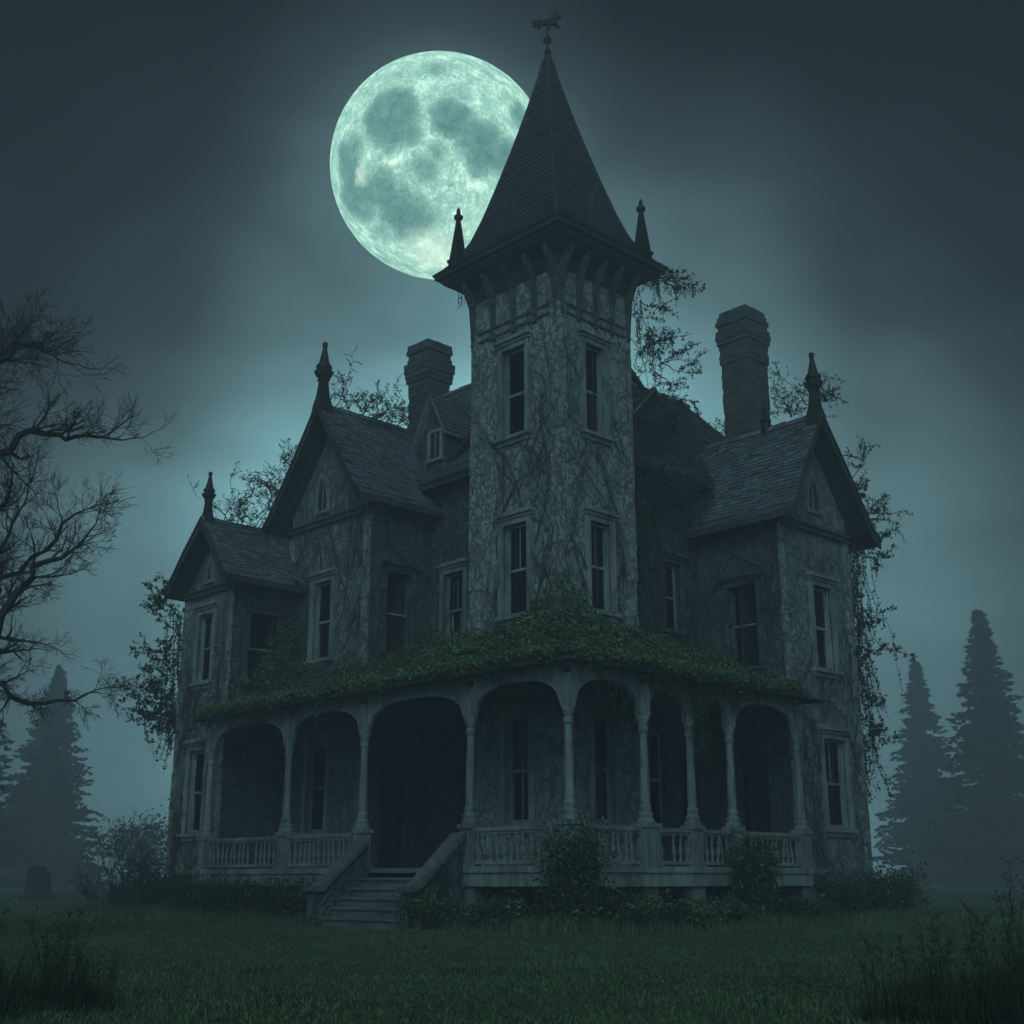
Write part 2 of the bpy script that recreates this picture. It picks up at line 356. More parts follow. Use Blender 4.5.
# ---- windows
def make_window(fc, a0, a1, z0, z1, style, hood=True, name='window', parent=house, cw=.13):
    f = MB(); r = lambda: random.uniform(-.006, .006)
    fc.box(f, a0-cw, a0, z0-.02, z1+cw*.9, -.05, .055+r()); fc.box(f, a1, a1+cw, z0-.02, z1+cw*.9, -.05, .055+r())
    fc.box(f, a0, a1, z1, z1+cw*.9, -.05, .052)
    for s_, (x0, x1) in enumerate(((a0-.0, a0+.03), (a1-.03, a1))): fc.box(f, x0, x1, z0, z1, -.2, -.05)
    if hood:
        fc.box(f, a0-cw-.04, a1+cw+.04, z1+cw*.9, z1+cw*.9+.07, -.02, .09)
        fc.box(f, a0-cw-.08, a1+cw+.08, z1+cw*.9+.07, z1+cw*.9+.13, -.02, .15)
        fc.box(f, a0-cw-.03, a1+cw+.03, z1+cw*.9+.13, z1+cw*.9+.2, -.02, .06)
    tm = 'plaster_dark' if style == 'open' or fc is FR_U else 'trim'
    w_ = f.build(name, tm, parent)
    s = MB(); fc.box(s, a0-cw-.05, a1+cw+.05, z0-.1, z0-.02, -.15, .13); fc.box(s, a0-cw, a1+cw, z0-.2, z0-.1, -.02, .05)
    s.build('sill', tm, w_)
    zm = (z0+z1)/2 + random.uniform(-.04, .04)
    if style != 'open':
        s = MB()
        for (x0, x1, y0, y1) in ((a0+.03, a0+.08, z0, z1), (a1-.08, a1-.03, z0, z1), (a0+.08, a1-.08, z0, z0+.07), (a0+.08, a1-.08, z1-.06, z1), (a0+.08, a1-.08, zm-.03, zm+.03)):
            fc.box(s, x0, x1, y0, y1, -.17, -.11)
        am = (a0+a1)/2
        if style in ('muntin',): fc.box(s, am-.014, am+.014, z0+.07, zm-.03, -.155, -.125); fc.box(s, am-.014, am+.014, zm+.03, z1-.06, -.155, -.125)
        if style == 'curtain' and random.random() < .6: fc.box(s, am-.012, am+.012, zm+.03, z1-.06, -.155, -.125)
        s.build('sash', 'trim', w_)
        gz0 = z0+.07 if random.random() < .5 else zm
        g_ = MB(); fc.box(g_, a0+.08, a1-.08, gz0, z1-.06, -.145, -.14); g_.build('glass_pane', 'glass', w_)
    else:
        s = MB(); fc.box(s, a0+.03, a1-.03, zm-.02, zm+.025, -.17, -.12)
        if random.random() < .7:                     # a fallen, slanting glazing bar
            p = [fc(a0+.2, z1), fc(a0+.23, z1), fc(a0+.36, zm), fc(a0+.33, zm)]; q = [fc(a0+.2, z1, -.1), fc(a0+.23, z1, -.1), fc(a0+.36, zm, -.1), fc(a0+.33, zm, -.1)]
        s.build('broken_sash', 'trim', w_)
    if style == 'curtain':                            # torn strips of curtain hanging behind the glass
        wd = a1-a0
        for k in range(random.choice((2, 3, 3, 4))):
            c = MB(); x = a0+.1+random.random()*(wd-.22); ww = random.uniform(.03, .10); zb = z0 + random.random()*(z1-z0)*.55
            pts = []; nseg = 10
            for i in range(nseg+1):
                zz = z1-.05 + (zb-z1)*i/nseg; sw = math.sin(i*.9+k*2)*.02 + i*.004*random.uniform(-1, 1); w2 = ww*(1-.5*(i/nseg)**2)
                pts.append((x+sw-w2/2, x+sw+w2/2, zz, -.2-.02*math.sin(i+k)))
            for (l0, r0, zz0, d0), (l1, r1, zz1, d1) in zip(pts, pts[1:]):
                c.poly([fc(l0, zz0, d0), fc(r0, zz0, d0-.02), fc(r1, zz1, d1-.02), fc(l1, zz1, d1)])
            c.build('torn_curtain', 'cloth', w_)
    return w_
for w_ in WIN: make_window(*w_)
# lancet attic windows
def lancet(fc, a0, a1, z0, z1, parent=house):
    am = (a0+a1)/2; zs = z0+(z1-z0)*.45
    def outl(g): return [(a0-g, z0-g), (a1+g, z0-g), (a1+g, zs), (am+(a1-am+g)*.62, zs+(z1-zs+g)*.55), (am, z1+g*1.6), (am-(am-a0+g)*.62, zs+(z1-zs+g)*.55), (a0-g, zs)]
    f = MB(); o_, i_ = outl(.09), outl(0)
    for k in range(7):
        j = (k+1) % 7
        f.hexa([fc(*o_[k], 0), fc(*o_[j], 0), fc(*i_[j], 0), fc(*i_[k], 0)], [fc(*o_[k], .07), fc(*o_[j], .07), fc(*i_[j], .07), fc(*i_[k], .07)])
    w_ = f.build('lancet_window', 'trim', parent)
    d = MB(); fc.outline(d, i_, .004, .014); d.build('opening_shade_sheet', 'interior_shade', w_)  # flat dark sheet on the wall, coloured as the shade of an opening
    b_ = MB(); fc.box(b_, am-.012, am+.012, z0, z1-.08, .014, .04); b_.build('glazing_bar', 'trim', w_)
lancet(F1, 8.42, 8.84, 10.15, 11.05); lancet(F3, 6.5, 6.92, 9.3, 10.15); lancet(F2, 10.72, 10.98, 8.35, 8.85)
# doors
for i, (fc, a0, a1, z0, z1) in enumerate(DOORS):
    f = MB(); fc.box(f, a0-.14, a0, z0, z1+.14, -.05, .05); fc.box(f, a1, a1+.14, z0, z1+.14, -.05, .05); fc.box(f, a0, a1, z1, z1+.14, -.05, .047); fc.box(f, a0-.2, a1+.2, z1+.14, z1+.22, -.02, .12)
    d = f.build('door', 'plaster_dark', house)
    if i in (0, 2):
        l = MB(); fc.box(l, a0+.01, a0+(a1-a0)*.48, z0, z1-.35, -.2, -.15)
        for zz in (.2, 1.2): fc.box(l, a0+.09, a0+(a1-a0)*.42, z0+zz, z0+zz+.75, -.15, -.13)
        l.build('door_leaf', 'dark_wood', d)
# dark storey slabs and upright sheets, added to block light inside the hollow shell
mb = MB()
for z in (.3, 5.2, 9.4):
    mb.box(2.2, 11.9, .6, 11.9, z, z+.12); mb.box(.1, 2.19, .1, 2.7, z+.02, z+.1); mb.box(.1, 2.0, 6.6, 11.9, z+.01, z+.1) ; mb.box(5.3, 8.0, -1.8, .59, z-.01, z+.09)
mb.box(3.2, 3.25, 2.6, 11.8, .4, 10.6); mb.box(3.26, 11.8, 1.7, 1.75, .4, 10.0); mb.box(1.15, 1.2, 6.7, 9.95, .4, 9.3); mb.box(-.6, -.55, 9.8, 11.9, .4, 7.9); mb.box(5.3, 8.0, -.7, -.65, .4, 8.6)
mb.box(1.2, 1.24, .1, 2.7, .4, 14.2)
mb.build('light_block_floor', 'interior_shade', house)

# ---- roofs
def shingles(mb, p00, p10, p11, p01, exp=.125, wid=.21, lift=.026, miss=.012):
    """courses of shingles on the sloping patch p00-p10 (lower edge) to p01-p11 (upper edge)"""
    p00, p10, p11, p01 = map(Vector, (p00, p10, p11, p01))
    L_ = max((p01-p00).length, (p11-p10).length); rows = max(1, int(round(L_/exp)))
    nrm = (p10-p00).cross(p01-p00)
    if nrm.length < 1e-6: nrm = (p10-p00).cross(p11-p00)
    nrm.normalize()
    if nrm.z < 0: nrm = -nrm
    for r in range(rows):
        t0, t1 = r/rows, min(1, (r+1.25)/rows)
        a, b_ = p00.lerp(p01, t0), p10.lerp(p11, t0); c, d = p00.lerp(p01, t1), p10.lerp(p11, t1)
        wl = (b_-a).length; n = max(1, int(wl/wid)); cuts = sorted([0, 1] + [min(.995, max(.005, (k+random.uniform(-.25, .25))/n)) for k in range(1, n)])
        sag = (p01-p00).normalized() if (p01-p00).length > 1e-6 else (p11-p10).normalized()
        for s0, s1 in zip(cuts, cuts[1:]):
            if random.random() < miss: continue
            lf = lift*random.uniform(.75, 1.5); dr = random.uniform(-.022, .012)
            A, B = a.lerp(b_, s0+.002), a.lerp(b_, s1-.002); Cc, D = c.lerp(d, s1-.002), c.lerp(d, s0+.002)
            A2, B2 = A + nrm*lf + sag*dr, B + nrm*lf*random.uniform(.85, 1.15) + sag*dr
            Cc, D = Cc+nrm*.006, D+nrm*.006
            n0 = len(mb.v); mb.v += [tuple(A2), tuple(B2), tuple(Cc), tuple(D), tuple(A+sag*dr-nrm*.005), tuple(B+sag*dr-nrm*.005)]
            mb.f += [(n0, n0+1, n0+2, n0+3), (n0+4, n0+5, n0+1, n0)]
def gable_roof(kind, prof, d0, d1, material, rake=.22, finial_h=1.7, parent=house):
    """prof across, extruded from d0 (front rake) to d1 (back). kind V: across=u, depth=v"""
    Q = (lambda a, d, z: P(a, d, z)) if kind == 'V' else (lambda a, d, z: P(d, a, z))
    th = .10; sh = MB(); bd = MB(); n = len(prof); apex = max(range(n), key=lambda i: prof[i][1])
    # solid board deck
    bd.prism([Q(a, d0, z-.01) for a, z in prof] + [Q(a, d0, z-th-.01) for a, z in reversed(prof)], [Q(a, d1, z-.01) for a, z in prof] + [Q(a, d1, z-th-.01) for a, z in reversed(prof)])
    rf = bd.build('wing_roof', 'dark_wood', parent, fix=False)
    for i in range(n-1):
        (a0, z0), (a1, z1) = prof[i], prof[i+1]
        if i < apex: shingles(sh, Q(a0, d0-.04, z0), Q(a0, d1, z0), Q(a1, d1, z1), Q(a1, d0-.04, z1))
        else: shingles(sh, Q(a1, d0-.04, z1), Q(a1, d1, z1), Q(a0, d1, z0), Q(a0, d0-.04, z0))
    a, z = prof[apex]
    y = d0-.04
    while y < d1:                                      # ridge caps
        j = random.uniform(-.01, .01)
        sh.hexa([Q(a-.12, y, z-.10), Q(a+.12, y, z-.10), Q(a+.12, y+.32, z-.10), Q(a-.12, y+.32, z-.10)], [Q(a-.02, y, z+.06+j), Q(a+.02, y, z+.06+j), Q(a+.02, y+.32, z+.04+j), Q(a-.02, y+.32, z+.04+j)]); y += .34
    sh.build('shingles', material, rf, fix=False)
    # bargeboards
    bb = MB()
    bb.prism([Q(x, d0-.05, zz-.015) for x, zz in prof] + [Q(x, d0-.05, zz-rake-.02) for x, zz in reversed(prof)], [Q(x, d0-.002, zz-.015) for x, zz in prof] + [Q(x, d0-.002, zz-rake-.02) for x, zz in reversed(prof)])
    k = 1.0
    bb.prism([Q(x, d0-.085, zz+.03) for x, zz in prof] + [Q(x, d0-.085, zz-.06) for x, zz in reversed(prof)], [Q(x, d0-.052, zz+.03) for x, zz in prof] + [Q(x, d0-.052, zz-.06) for x, zz in reversed(prof)])
    bb.build('bargeboard', 'dark_wood', rf, fix=False)
    # eave fascia either side
    ev = MB()
    for (ax, az), sgn in ((prof[0], -1), (prof[-1], 1)):
        s_ = 1 if ax > prof[apex][0] else -1
        x0, x1 = sorted((ax, ax+s_*.035))
        ev.hexa([Q(x0, d0, az-.16), Q(x1, d0, az-.16), Q(x1, d1, az-.16), Q(x0, d1, az-.16)], [Q(x0, d0, az+.0), Q(x1, d0, az+.0), Q(x1, d1, az+.0), Q(x0, d1, az+.0)])
    ev.build('eave_board', 'dark_wood', rf, fix=False)
    # finial
    H_ = finial_h; f = MB(); cx, cy, _ = Q(a, d0+.12, 0); s = H_/1.75
    f.lathe(cx, cy, [(z-.35, .30*s), (z, .25*s), (z+.2*s, .185*s), (z+.62*s, .13*s), (z+.66*s, .17*s), (z+.70*s, .17*s), (z+.74*s, .13*s)], 4, rot=0)
    f.lathe(cx, cy, [(z+.74*s, .12*s), (z+.78*s, .19*s), (z+.86*s, .21*s), (z+.9*s, .19*s), (z+.97*s, .17*s), (z+1.02*s, .22*s), (z+1.09*s, .20*s), (z+1.15*s, .14*s), (z+1.6*s, .05*s), (z+1.63*s, .075*s), (z+1.72*s, .07*s), (z+1.76*s, .02*s)], 8)
    for k in range(8):                                 # crocket leaves round the crown
        an = k*PI/4; rr = .205*s
        f.hexa([(cx+rr*math.cos(an+q)*.7, cy+rr*math.sin(an+q)*.7, z+.76*s) for q in (-.2, .2)] + [(cx+rr*math.cos(an+q)*1.0, cy+rr*math.sin(an+q)*1.0, z+.78*s) for q in (.2, -.2)],
               [(cx+rr*math.cos(an+q)*.95, cy+rr*math.sin(an+q)*.95, z+.93*s) for q in (-.2, .2)] + [(cx+rr*math.cos(an+q)*1.3, cy+rr*math.sin(an+q)*1.3, z+.90*s) for q in (.2, -.2)])
    f.build('finial', 'iron', parent)
    return rf
gable_roof('V', g1p, -.66, 5.2, 'shingle', finial_h=1.78)
gable_roof('V', g2p, -2.45, 3.2, 'shingle', finial_h=1.28)
gable_roof('U', g3p, -2.45, 3.2, 'shingle', finial_h=1.62)
# small rear pinnacle on the right wing ridge
f = MB(); f.lathe(6.45, -.9, [(11.35, .16), (11.7, .11), (11.78, .15), (11.84, .1), (12.35, .02)], 8); f.build('finial', 'iron', house)

def slab(mb, quad, th):                               # a roof deck under a patch
    mb.prism([tuple(q) for q in quad], [(q[0], q[1], q[2]-th) for q in quad])
# main roof, left block (ridge along the left front)
e, rz_, rv_ = 10.75, 15.0, 5.0
LQ = [(P(-.3+2.5, 1.6, e), P(12.4, 1.6, e), P(9.8, rv_, rz_), P(3.0, rv_, rz_)), (P(12.4, 9.0, e), P(2.2, 9.0, e), P(3.0, rv_, rz_), P(9.8, rv_, rz_))]
mb = MB(); sh = MB()
for q in LQ: slab(mb, [(*p[:2], p[2]-.02) for p in q], .10)
slab(mb, [(*p[:2], p[2]-.02) for p in (P(12.4, 1.6, e), P(12.4, 9.0, e), P(9.8, rv_, rz_))], .1)
ml = mb.build('main_roof', 'dark_wood', house, fix=False)
shingles(sh, *LQ[0]); shingles(sh, *LQ[1], exp=.3, wid=.5); shingles(sh, P(12.4, 1.6, e), P(12.4, 9.0, e), P(9.8, rv_, rz_), P(9.8, rv_, rz_), exp=.3, wid=.4)
for k in range(22): sh.box(rv_-.12, rv_+.12, 3.0+k*.31, 3.29+k*.31, rz_-.05, rz_+.05+random.uniform(-.01, .01))
sh.build('shingles', 'shingle', ml, fix=False)
mb = MB(); Face('V', 1.6).box(mb, 2.6, 6.5, e-.2, e-.01, 0, .05); Face('V', 1.6).box(mb, 2.6, 6.5, e-.05, e+.02, .05, .1); mb.box(1.62, 2.0, 2.84, 6.5, e-.2, e-.17); mb.build('eave_board', 'dark_wood', ml)
# main roof, right block (ridge along the right front)
e2, rz2, ru2 = 10.15, 13.72, 3.0
RQ = [(P(.1, 1.9, e2), P(.1, 11.2, e2), P(ru2, 8.45, rz2), P(ru2, 2.2, rz2)), (P(7.5, 12.4, e2), P(7.5, 1.9, e2), P(ru2, 2.2, rz2), P(ru2, 8.45, rz2))]
mb = MB(); sh = MB()
for q in RQ: slab(mb, [(*p[:2], p[2]-.02) for p in q], .10)
slab(mb, [(*p[:2], p[2]-.02) for p in (P(.1, 11.2, e2), P(7.5, 12.4, e2), P(ru2, 8.45, rz2))], .1)
mr = mb.build('main_roof', 'dark_wood', house, fix=False)
shingles(sh, *RQ[0]); shingles(sh, *RQ[1], exp=.3, wid=.5); shingles(sh, P(.1, 11.2, e2), P(7.5, 12.4, e2), P(ru2, 8.45, rz2), P(ru2, 8.45, rz2), exp=.3, wid=.4)
for k in range(20): sh.box(2.2+k*.31, 2.49+k*.31, ru2-.12, ru2+.12, rz2-.05, rz2+.05+random.uniform(-.02, .02))
sh.build('shingles', 'shingle_mossy', mr, fix=False)
mb = MB(); Face('U', .1).box(mb, 2.4, 5.15, e2-.2, e2-.01, 0, .05); mb.box(2.37, 5.15, .12, .5, e2-.2, e2-.17); mb.build('eave_board', 'dark_wood', mr)

# ---- dormers
def dormer(fc, a0, a1, z0, z1, zp, depth, win, material, label=None):
    d = MB(); am = (a0+a1)/2
    d.poly([fc(a0, z0), fc(a1, z0), fc(a1, z1), fc(am, zp-.08), fc(a0, z1)])
    for a in (a0, a1): d.poly([fc(a, z0), fc(a, z0, -depth), fc(a, z1, -depth), fc(a, z1)])
    o = d.build('dormer', 'plaster_dark', house, fix=False)
    if label: o['label'] = label
    r = MB(); s = MB(); ov = .14
    for sg in (-1, 1):
        ae = a0-ov if sg < 0 else a1+ov; ze = z1-ov*(zp-z1)/(am-a0)
        q = [fc(ae, ze, .22), fc(ae, ze, -depth-.6), fc(am, zp, -depth-.6), fc(am, zp, .22)]
        slab(r, [(*p[:2], p[2]-.02) for p in q], .07); shingles(s, *q, exp=.15, wid=.2)
    ro = r.build('dormer_roof', 'trim', o, fix=False); s.build('dormer_shingles', material, o, fix=False)
    x0, x1, y0, y1 = win
    k = MB(); fc.box(k, x0-.09, x0, y0, y1+.08, 0, .05); fc.box(k, x1, x1+.09, y0, y1+.08, 0, .05); fc.box(k, x0, x1, y1, y1+.08, 0, .047); fc.box(k, x0-.12, x1+.12, y0-.08, y0, 0, .1); fc.box(k, (x0+x1)/2-.012, (x0+x1)/2+.012, y0, y1, .012, .03)
    k.build('window', 'trim' if material == 'shingle' else 'dark_wood', o)
    k = MB(); fc.box(k, x0, x1, y0, y1, .004, .01); k.build('opening_shade_sheet', 'interior_shade', o)  # no hole here: a dark sheet carries the shade behind the window
dormer(Face('V', 1.95), 6.0, 6.95, 11.1, 12.42, 13.34, 2.0, (6.22, 6.62, 11.5, 12.25), 'shingle')
dormer(Face('U', .35), 2.75, 4.15, 10.35, 11.45, 12.15, 1.6, (2.95, 3.95, 10.45, 11.3), 'shingle_mossy')

# ---- chimneys
def chimney(u, v, s, z0, z1, cap):
    mb = MB(); z = z0; h = .16
    n = int((z1-z0)/h)
    for k in range(n):
        t_ = n-k; ex = 0
        if t_ <= cap[0]: ex = cap[2][min(len(cap[2])-1, cap[0]-t_)]
        w_ = s/2+ex+random.uniform(-.012, .012)
        nb = 4
        for side in range(4):
            for q in range(nb):
                x0 = -w_+2*w_*q/nb + (.06 if k % 2 else 0)*(1 if q else 0); x1 = -w_+2*w_*(q+1)/nb + (.06 if k % 2 else 0)*(1 if q < nb-1 else 0)
                d = w_+random.uniform(-.012, .014)
                a = (x0, x1, d)
                zz0, zz1 = z+.008, z+h-.008
                if side == 0: bb = (v+x0, v+x1-.01, u-a[2], u-a[2]+.14)
                elif side == 1: bb = (v+x0, v+x1-.01, u+a[2]-.14, u+a[2])
                elif side == 2: bb = (v-a[2], v-a[2]+.14, u+x0, u+x1-.01)
                else: bb = (v+a[2]-.14, v+a[2], u+x0, u+x1-.01)
                mb.box(*bb, zz0, zz1)
        z += h
    o = mb.build('chimney', 'brick', house, fix=False)
    c = MB(); c.box(v-s/2+.03, v+s/2-.03, u-s/2+.03, u+s/2-.03, z0, z1-.1); c.build('chimney_core', 'foundation', o)
chimney(10.45, 5.05, .88, 11.5, 16.95, (9, 0, [.03, .07, .1, .13, .13, .06, .02, .08, .05]))
chimney(3.35, 11.8, 1.0, 10.2, 18.0, (11, 0, [.03, .06, .02, .05, .08, .10, .09, .05, .08, .05, .01]))

# ---- tower head: flared cornice, brackets, spire
mb = MB(); O = .66; ZE = 14.75
def ring(u0, u1, v0, v1, z): return [P(u0, v0, z), P(u1, v0, z), P(u1, v1, z), P(u0, v1, z)]
def sq(o_, z): return ring(-o_, TU+o_, -o_, TV+o_, z)
steps = [(.0, 14.05), (.10, 14.22), (.12, 14.32), (.5, 14.58), (.56, 14.64), (.58, 14.70), (O, 14.72), (O+.02, 14.82)]
for (o0, z0), (o1, z1) in zip(steps, steps[1:]):
    a, b_ = sq(o0, z0), sq(o1, z1)
    for i in range(4): mb.poly([a[i], a[(i+1) % 4], b_[(i+1) % 4], b_[i]])
mb.build('tower_cornice', 'dark_wood', house)
mb = MB()
for fc, wd in ((FT_V, TU), (FT_U, TV)):
    for k in range(5):
        a = .06 + (wd-.12)*k/4
        prof = [(0, 12.9), (.06, 12.9), (.09, 13.3), (.15, 13.9), (.40, 14.42), (.40, 14.55), (0, 14.3)]
        mb = MB(); mb.prism([fc(a-.05, z, d) for d, z in prof], [fc(a+.05, z, d) for d, z in prof]); mb.build('cornice_bracket', 'plaster_dark', house)

# spire, concave, meeting at a point
ZT = 20.75
def spire_s(z):
    tb = [(14.82, 1.0), (15.0, .90), (15.3, .775), (15.7, .67), (16.3, .57), (17.2, .445), (18.2, .315), (19.2, .195), (20.2, .085), (20.75, .035)]
    for (z0, s0), (z1, s1) in zip(tb, tb[1:]):
        if z0 <= z <= z1: return s0+(s1-s0)*(z-z0)/(z1-z0)
    return .03
cu, cv = TU/2, TV/2; hu, hv = TU/2+O+.03, TV/2+O+.03
def sp(z, e_=0): s_ = spire_s(z); return ring(cu-hu*s_-e_, cu+hu*s_+e_, cv-hv*s_-e_, cv+hv*s_+e_, z)
zs = [14.82, 15.0, 15.3, 15.7, 16.3, 17.2, 18.2, 19.2, 20.2, 20.75]
sh = MB(); core = MB()
for z0, z1 in zip(zs, zs[1:]):
    a, b_ = sp(z0), sp(z1)
    for i in range(4):
        j = (i+1) % 4; core.poly([a[i], a[j], b_[j], b_[i]]); shingles(sh, a[i], a[j], b_[j], b_[i], exp=.15, wid=.17, lift=.022, miss=.004)
spire = core.build('spire', 'spire_slate', house)
for i in range(4):                                    # hip rolls
    sh.tube([sp(z, .01)[i] for z in zs], .035, 6)
sh.build('spire_slates', 'spire_slate', spire, fix=False)
tp = P(cu, cv, 0)
f = MB(); f.lathe(tp[0], tp[1], [(20.3, .17), (20.55, .13), (20.6, .16), (20.68, .13), (20.95, .07), (21.0, .1), (21.06, .06), (21.2, .025), (21.5, .02)], 8); f.build('spire_finial', 'iron', house)
# weather vane: a beast on an arrow
vane = MB(); vane.tube([(tp[0], tp[1], 21.05), (tp[0], tp[1], 21.8)], .03, 6)
vane.lathe(tp[0], tp[1], [(21.22, .02), (21.28, .09), (21.36, .12), (21.42, .09), (21.48, .02)], 8)
vo = vane.build('weather_vane', 'iron', house)
fig = [(-.30, .02), (-.27, .10), (-.32, .16), (-.22, .15), (-.17, .20), (-.05, .17), (.04, .19), (.12, .27), (.13, .37), (.20, .42), (.19, .35), (.27, .31), (.28, .26), (.21, .24), (.20, .12), (.25, .02), (.21, .01), (.14, .08), (.08, .09), (.05, -.02), (.01, -.02), (.0, .08), (-.12, .08), (-.16, -.01), (-.20, -.01), (-.18, .07), (-.24, .05)]
ax = Vector((.72, -.69)); mbv = MB()                  # turned square to the drive
def fv(x, z, o_):
    x *= 1.25; z *= 1.25; return (tp[0]+ax.x*x + ax.y*o_, tp[1]+ax.y*x - ax.x*o_, 21.72+z)
mbv.prism([fv(x, z, -.05) for x, z in fig], [fv(x, z, .05) for x, z in fig]); mbv.build('beast_figure', 'rust', vo)
# gablets on the spire
for fc, c0, half in ((FT_V, TU/2, .30), (FT_U, TV/2, .28)):
    g_ = MB(); d0 = .10
    pts = [(c0-half, 15.25), (c0+half, 15.25), (c0, 16.45)]
    g_.prism([fc(a, z, d0-.0) for a, z in pts], [fc(pts[0][0], 15.25, -.3), fc(pts[1][0], 15.25, -.3), fc(c0, 16.45, -.3)])
    o = g_.build('gablet', 'spire_slate', house)
    t_ = MB()
    for s_ in (-1, 1):
        t_.hexa([fc(c0+s_*half*1.25, 15.2, d0), fc(c0+s_*half*1.02, 15.2, d0), fc(c0, 16.38, d0-.02), fc(c0, 16.58, d0-.02)], [fc(c0+s_*half*1.25, 15.2, d0+.07), fc(c0+s_*half*1.02, 15.2, d0+.07), fc(c0, 16.38, d0+.06), fc(c0, 16.58, d0+.06)])
    t_.build('gablet_trim', 'dark_wood', o)
    l = MB(); l.prism([fc(c0-half*.8, 15.32, d0+.002), fc(c0+half*.8, 15.32, d0+.002), fc(c0, 16.3, d0+.002)], [fc(c0-half*.8, 15.32, d0+.012), fc(c0+half*.8, 15.32, d0+.012), fc(c0, 16.3, d0+.012)])
    for k in range(6): z = 15.33+k*.14; hw = half*.8*(1-(z-15.2)/1.15); fc.box(l, c0-hw, c0+hw, z, z+.05, d0, d0+.03)
    l.build('louvre', 'dark_wood', o)
# corner pinnacles
for (u, v) in ((TU+.24, -.30), (-.30, TV+.24), (TU+.3, TV+.3)):
    f = MB(); x, y, _ = P(u, v, 0)
    f.lathe(x, y, [(14.8, .24), (15.15, .23), (15.18, .27), (15.24, .27), (15.26, .21), (16.35, .055)], 4)
    f.lathe(x, y, [(16.33, .05), (16.36, .11), (16.43, .12), (16.46, .06), (16.6, .05), (16.66, .02)], 8)
    f.build('pinnacle', 'iron', house)

# ------------------------------------------------------------------ porch
PX = -2.6; FZ = 1.05
LP = [-2.6, -.09, 3.13, 5.83, 9.05]; RP = [-2.6, -.61, .75, 2.0, 4.35]
FL, FRr = Face('V', PX), Face('U', PX)
mb = MB()
mb.box(-2.72, -.03, -2.72, 9.68, FZ-.09, FZ); mb.box(0.0, 1.98, 2.85, 6.53, FZ-.09, FZ-.002); mb.box(-.028, 5.15, -2.72, -.03, FZ-.09, FZ-.004); mb.box(2.38, 5.18, -.02, .48, FZ-.09, FZ-.001)
mb.build('porch_floor', 'foundation', house)
mb = MB(); mb.box(-2.75, -2.5, -2.75, .3, .72, FZ-.1); mb.box(-2.75, -2.5, 2.9, 9.3, .72, FZ-.1); mb.box(-2.499, 4.4, -2.75, -2.5, .72, FZ-.1)
mb.box(-2.79, -2.7, -2.79, .28, FZ-.095, FZ+.012); mb.box(-2.79, -2.7, 2.92, 9.3, FZ-.095, FZ+.012); mb.box(-2.699, 4.4, -2.79, -2.7, FZ-.095, FZ+.012)
mb.build('porch_beam', 'trim', house)
mb = MB()                                               # lattice boards under the porch, many missing
for k in range(70):
    u = -2.6+k*.17
    if .2 < u < 3.0 or random.random() < .35: continue
    FL.box(mb, u, u+.1, 0, .74, -.14, -.11)
for k in range(41):
    v = -2.6+k*.17
    if random.random() < .35: continue
    FRr.box(mb, v, v+.1, 0, .74, -.14, -.11)
for zz in (.15, .6): FL.box(mb, -2.4, .2, zz, zz+.07, -.17, -.141); FL.box(mb, 3.0, 9.2, zz, zz+.07, -.17, -.141); FRr.box(mb, -2.4, 4.3, zz, zz+.07, -.17, -.141)
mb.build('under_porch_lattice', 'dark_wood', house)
for u in LP: mb = MB(); FL.box(mb, u-.2, u+.2, 0, .72, -.25, .08); mb.build('porch_pier', 'foundation', house)
for v in RP[1:]: mb = MB(); FRr.box(mb, v-.2, v+.2, 0, .72, -.25, .08); mb.build('porch_pier', 'foundation', house)
# posts
def post(x, y, pedestal):
    f = MB(); w_ = .17 if pedestal else .13
    f.box(x-w_, x+w_, y-w_, y+w_, FZ, FZ+.68); f.box(x-w_-.03, x+w_+.03, y-w_-.03, y+w_+.03, FZ, FZ+.09); f.box(x-w_-.035, x+w_+.035, y-w_-.035, y+w_+.035, FZ+.68, FZ+.76)
    z = FZ+.76
    f.lathe(x, y, [(z, .17), (z+.05, .17), (z+.09, .13), (z+.15, .145), (z+.2, .10), (z+.28, .115), (z+.34, .085), (z+.42, .088), (z+1.55, .07), (z+1.6, .07), (z+1.64, .095), (z+1.70, .095), (z+1.74, .075), (z+1.80, .10), (z+1.86, .12), (z+1.92, .12)], 12)
    f.box(x-.10, x+.10, y-.10, y+.10, z+1.92, 4.3)
    return f
for (x, y, pd) in [(PX, PX, True)] + [(PX, u, False) for u in LP[1:]] + [(v, PX, v == -.61) for v in RP[1:]]:
    post(x, y, pd).build('porch_post', 'post_paint', house)
# arches between the posts
def arch(fc, a0, a1):
    a0 += .10; a1 -= .10; zt, zs_ = 4.27, 3.80; n = 20; am = (a0+a1)/2; hw = (a1-a0)/2; f = MB()
    bot = []
    for i in range(n+1):
        q = -1+2*i/n; zz = zs_-.12+(zt-zs_+.12)*(max(0, 1-abs(q)**2.6))**(1/2.2); bot.append((am+hw*q, zz))
    for (x0, z0), (x1, z1) in zip(bot, bot[1:]): f.hexa([fc(x0, z0, -.035), fc(x1, z1, -.035), fc(x1, z1, .035), fc(x0, z0, .035)], [fc(x0, 4.42, -.035), fc(x1, 4.42, -.035), fc(x1, 4.42, .035), fc(x0, 4.42, .035)])
    for (x0, z0), (x1, z1) in zip(bot, bot[1:]): f.hexa([fc(x0, z0, .036), fc(x1, z1, .036), fc(x1, z1, .06), fc(x0, z0, .06)], [fc(x0, z0+.06, .036), fc(x1, z1+.06, .036), fc(x1, z1+.06, .06), fc(x0, z0+.06, .06)])
    f.build('porch_arch', 'trim', house)
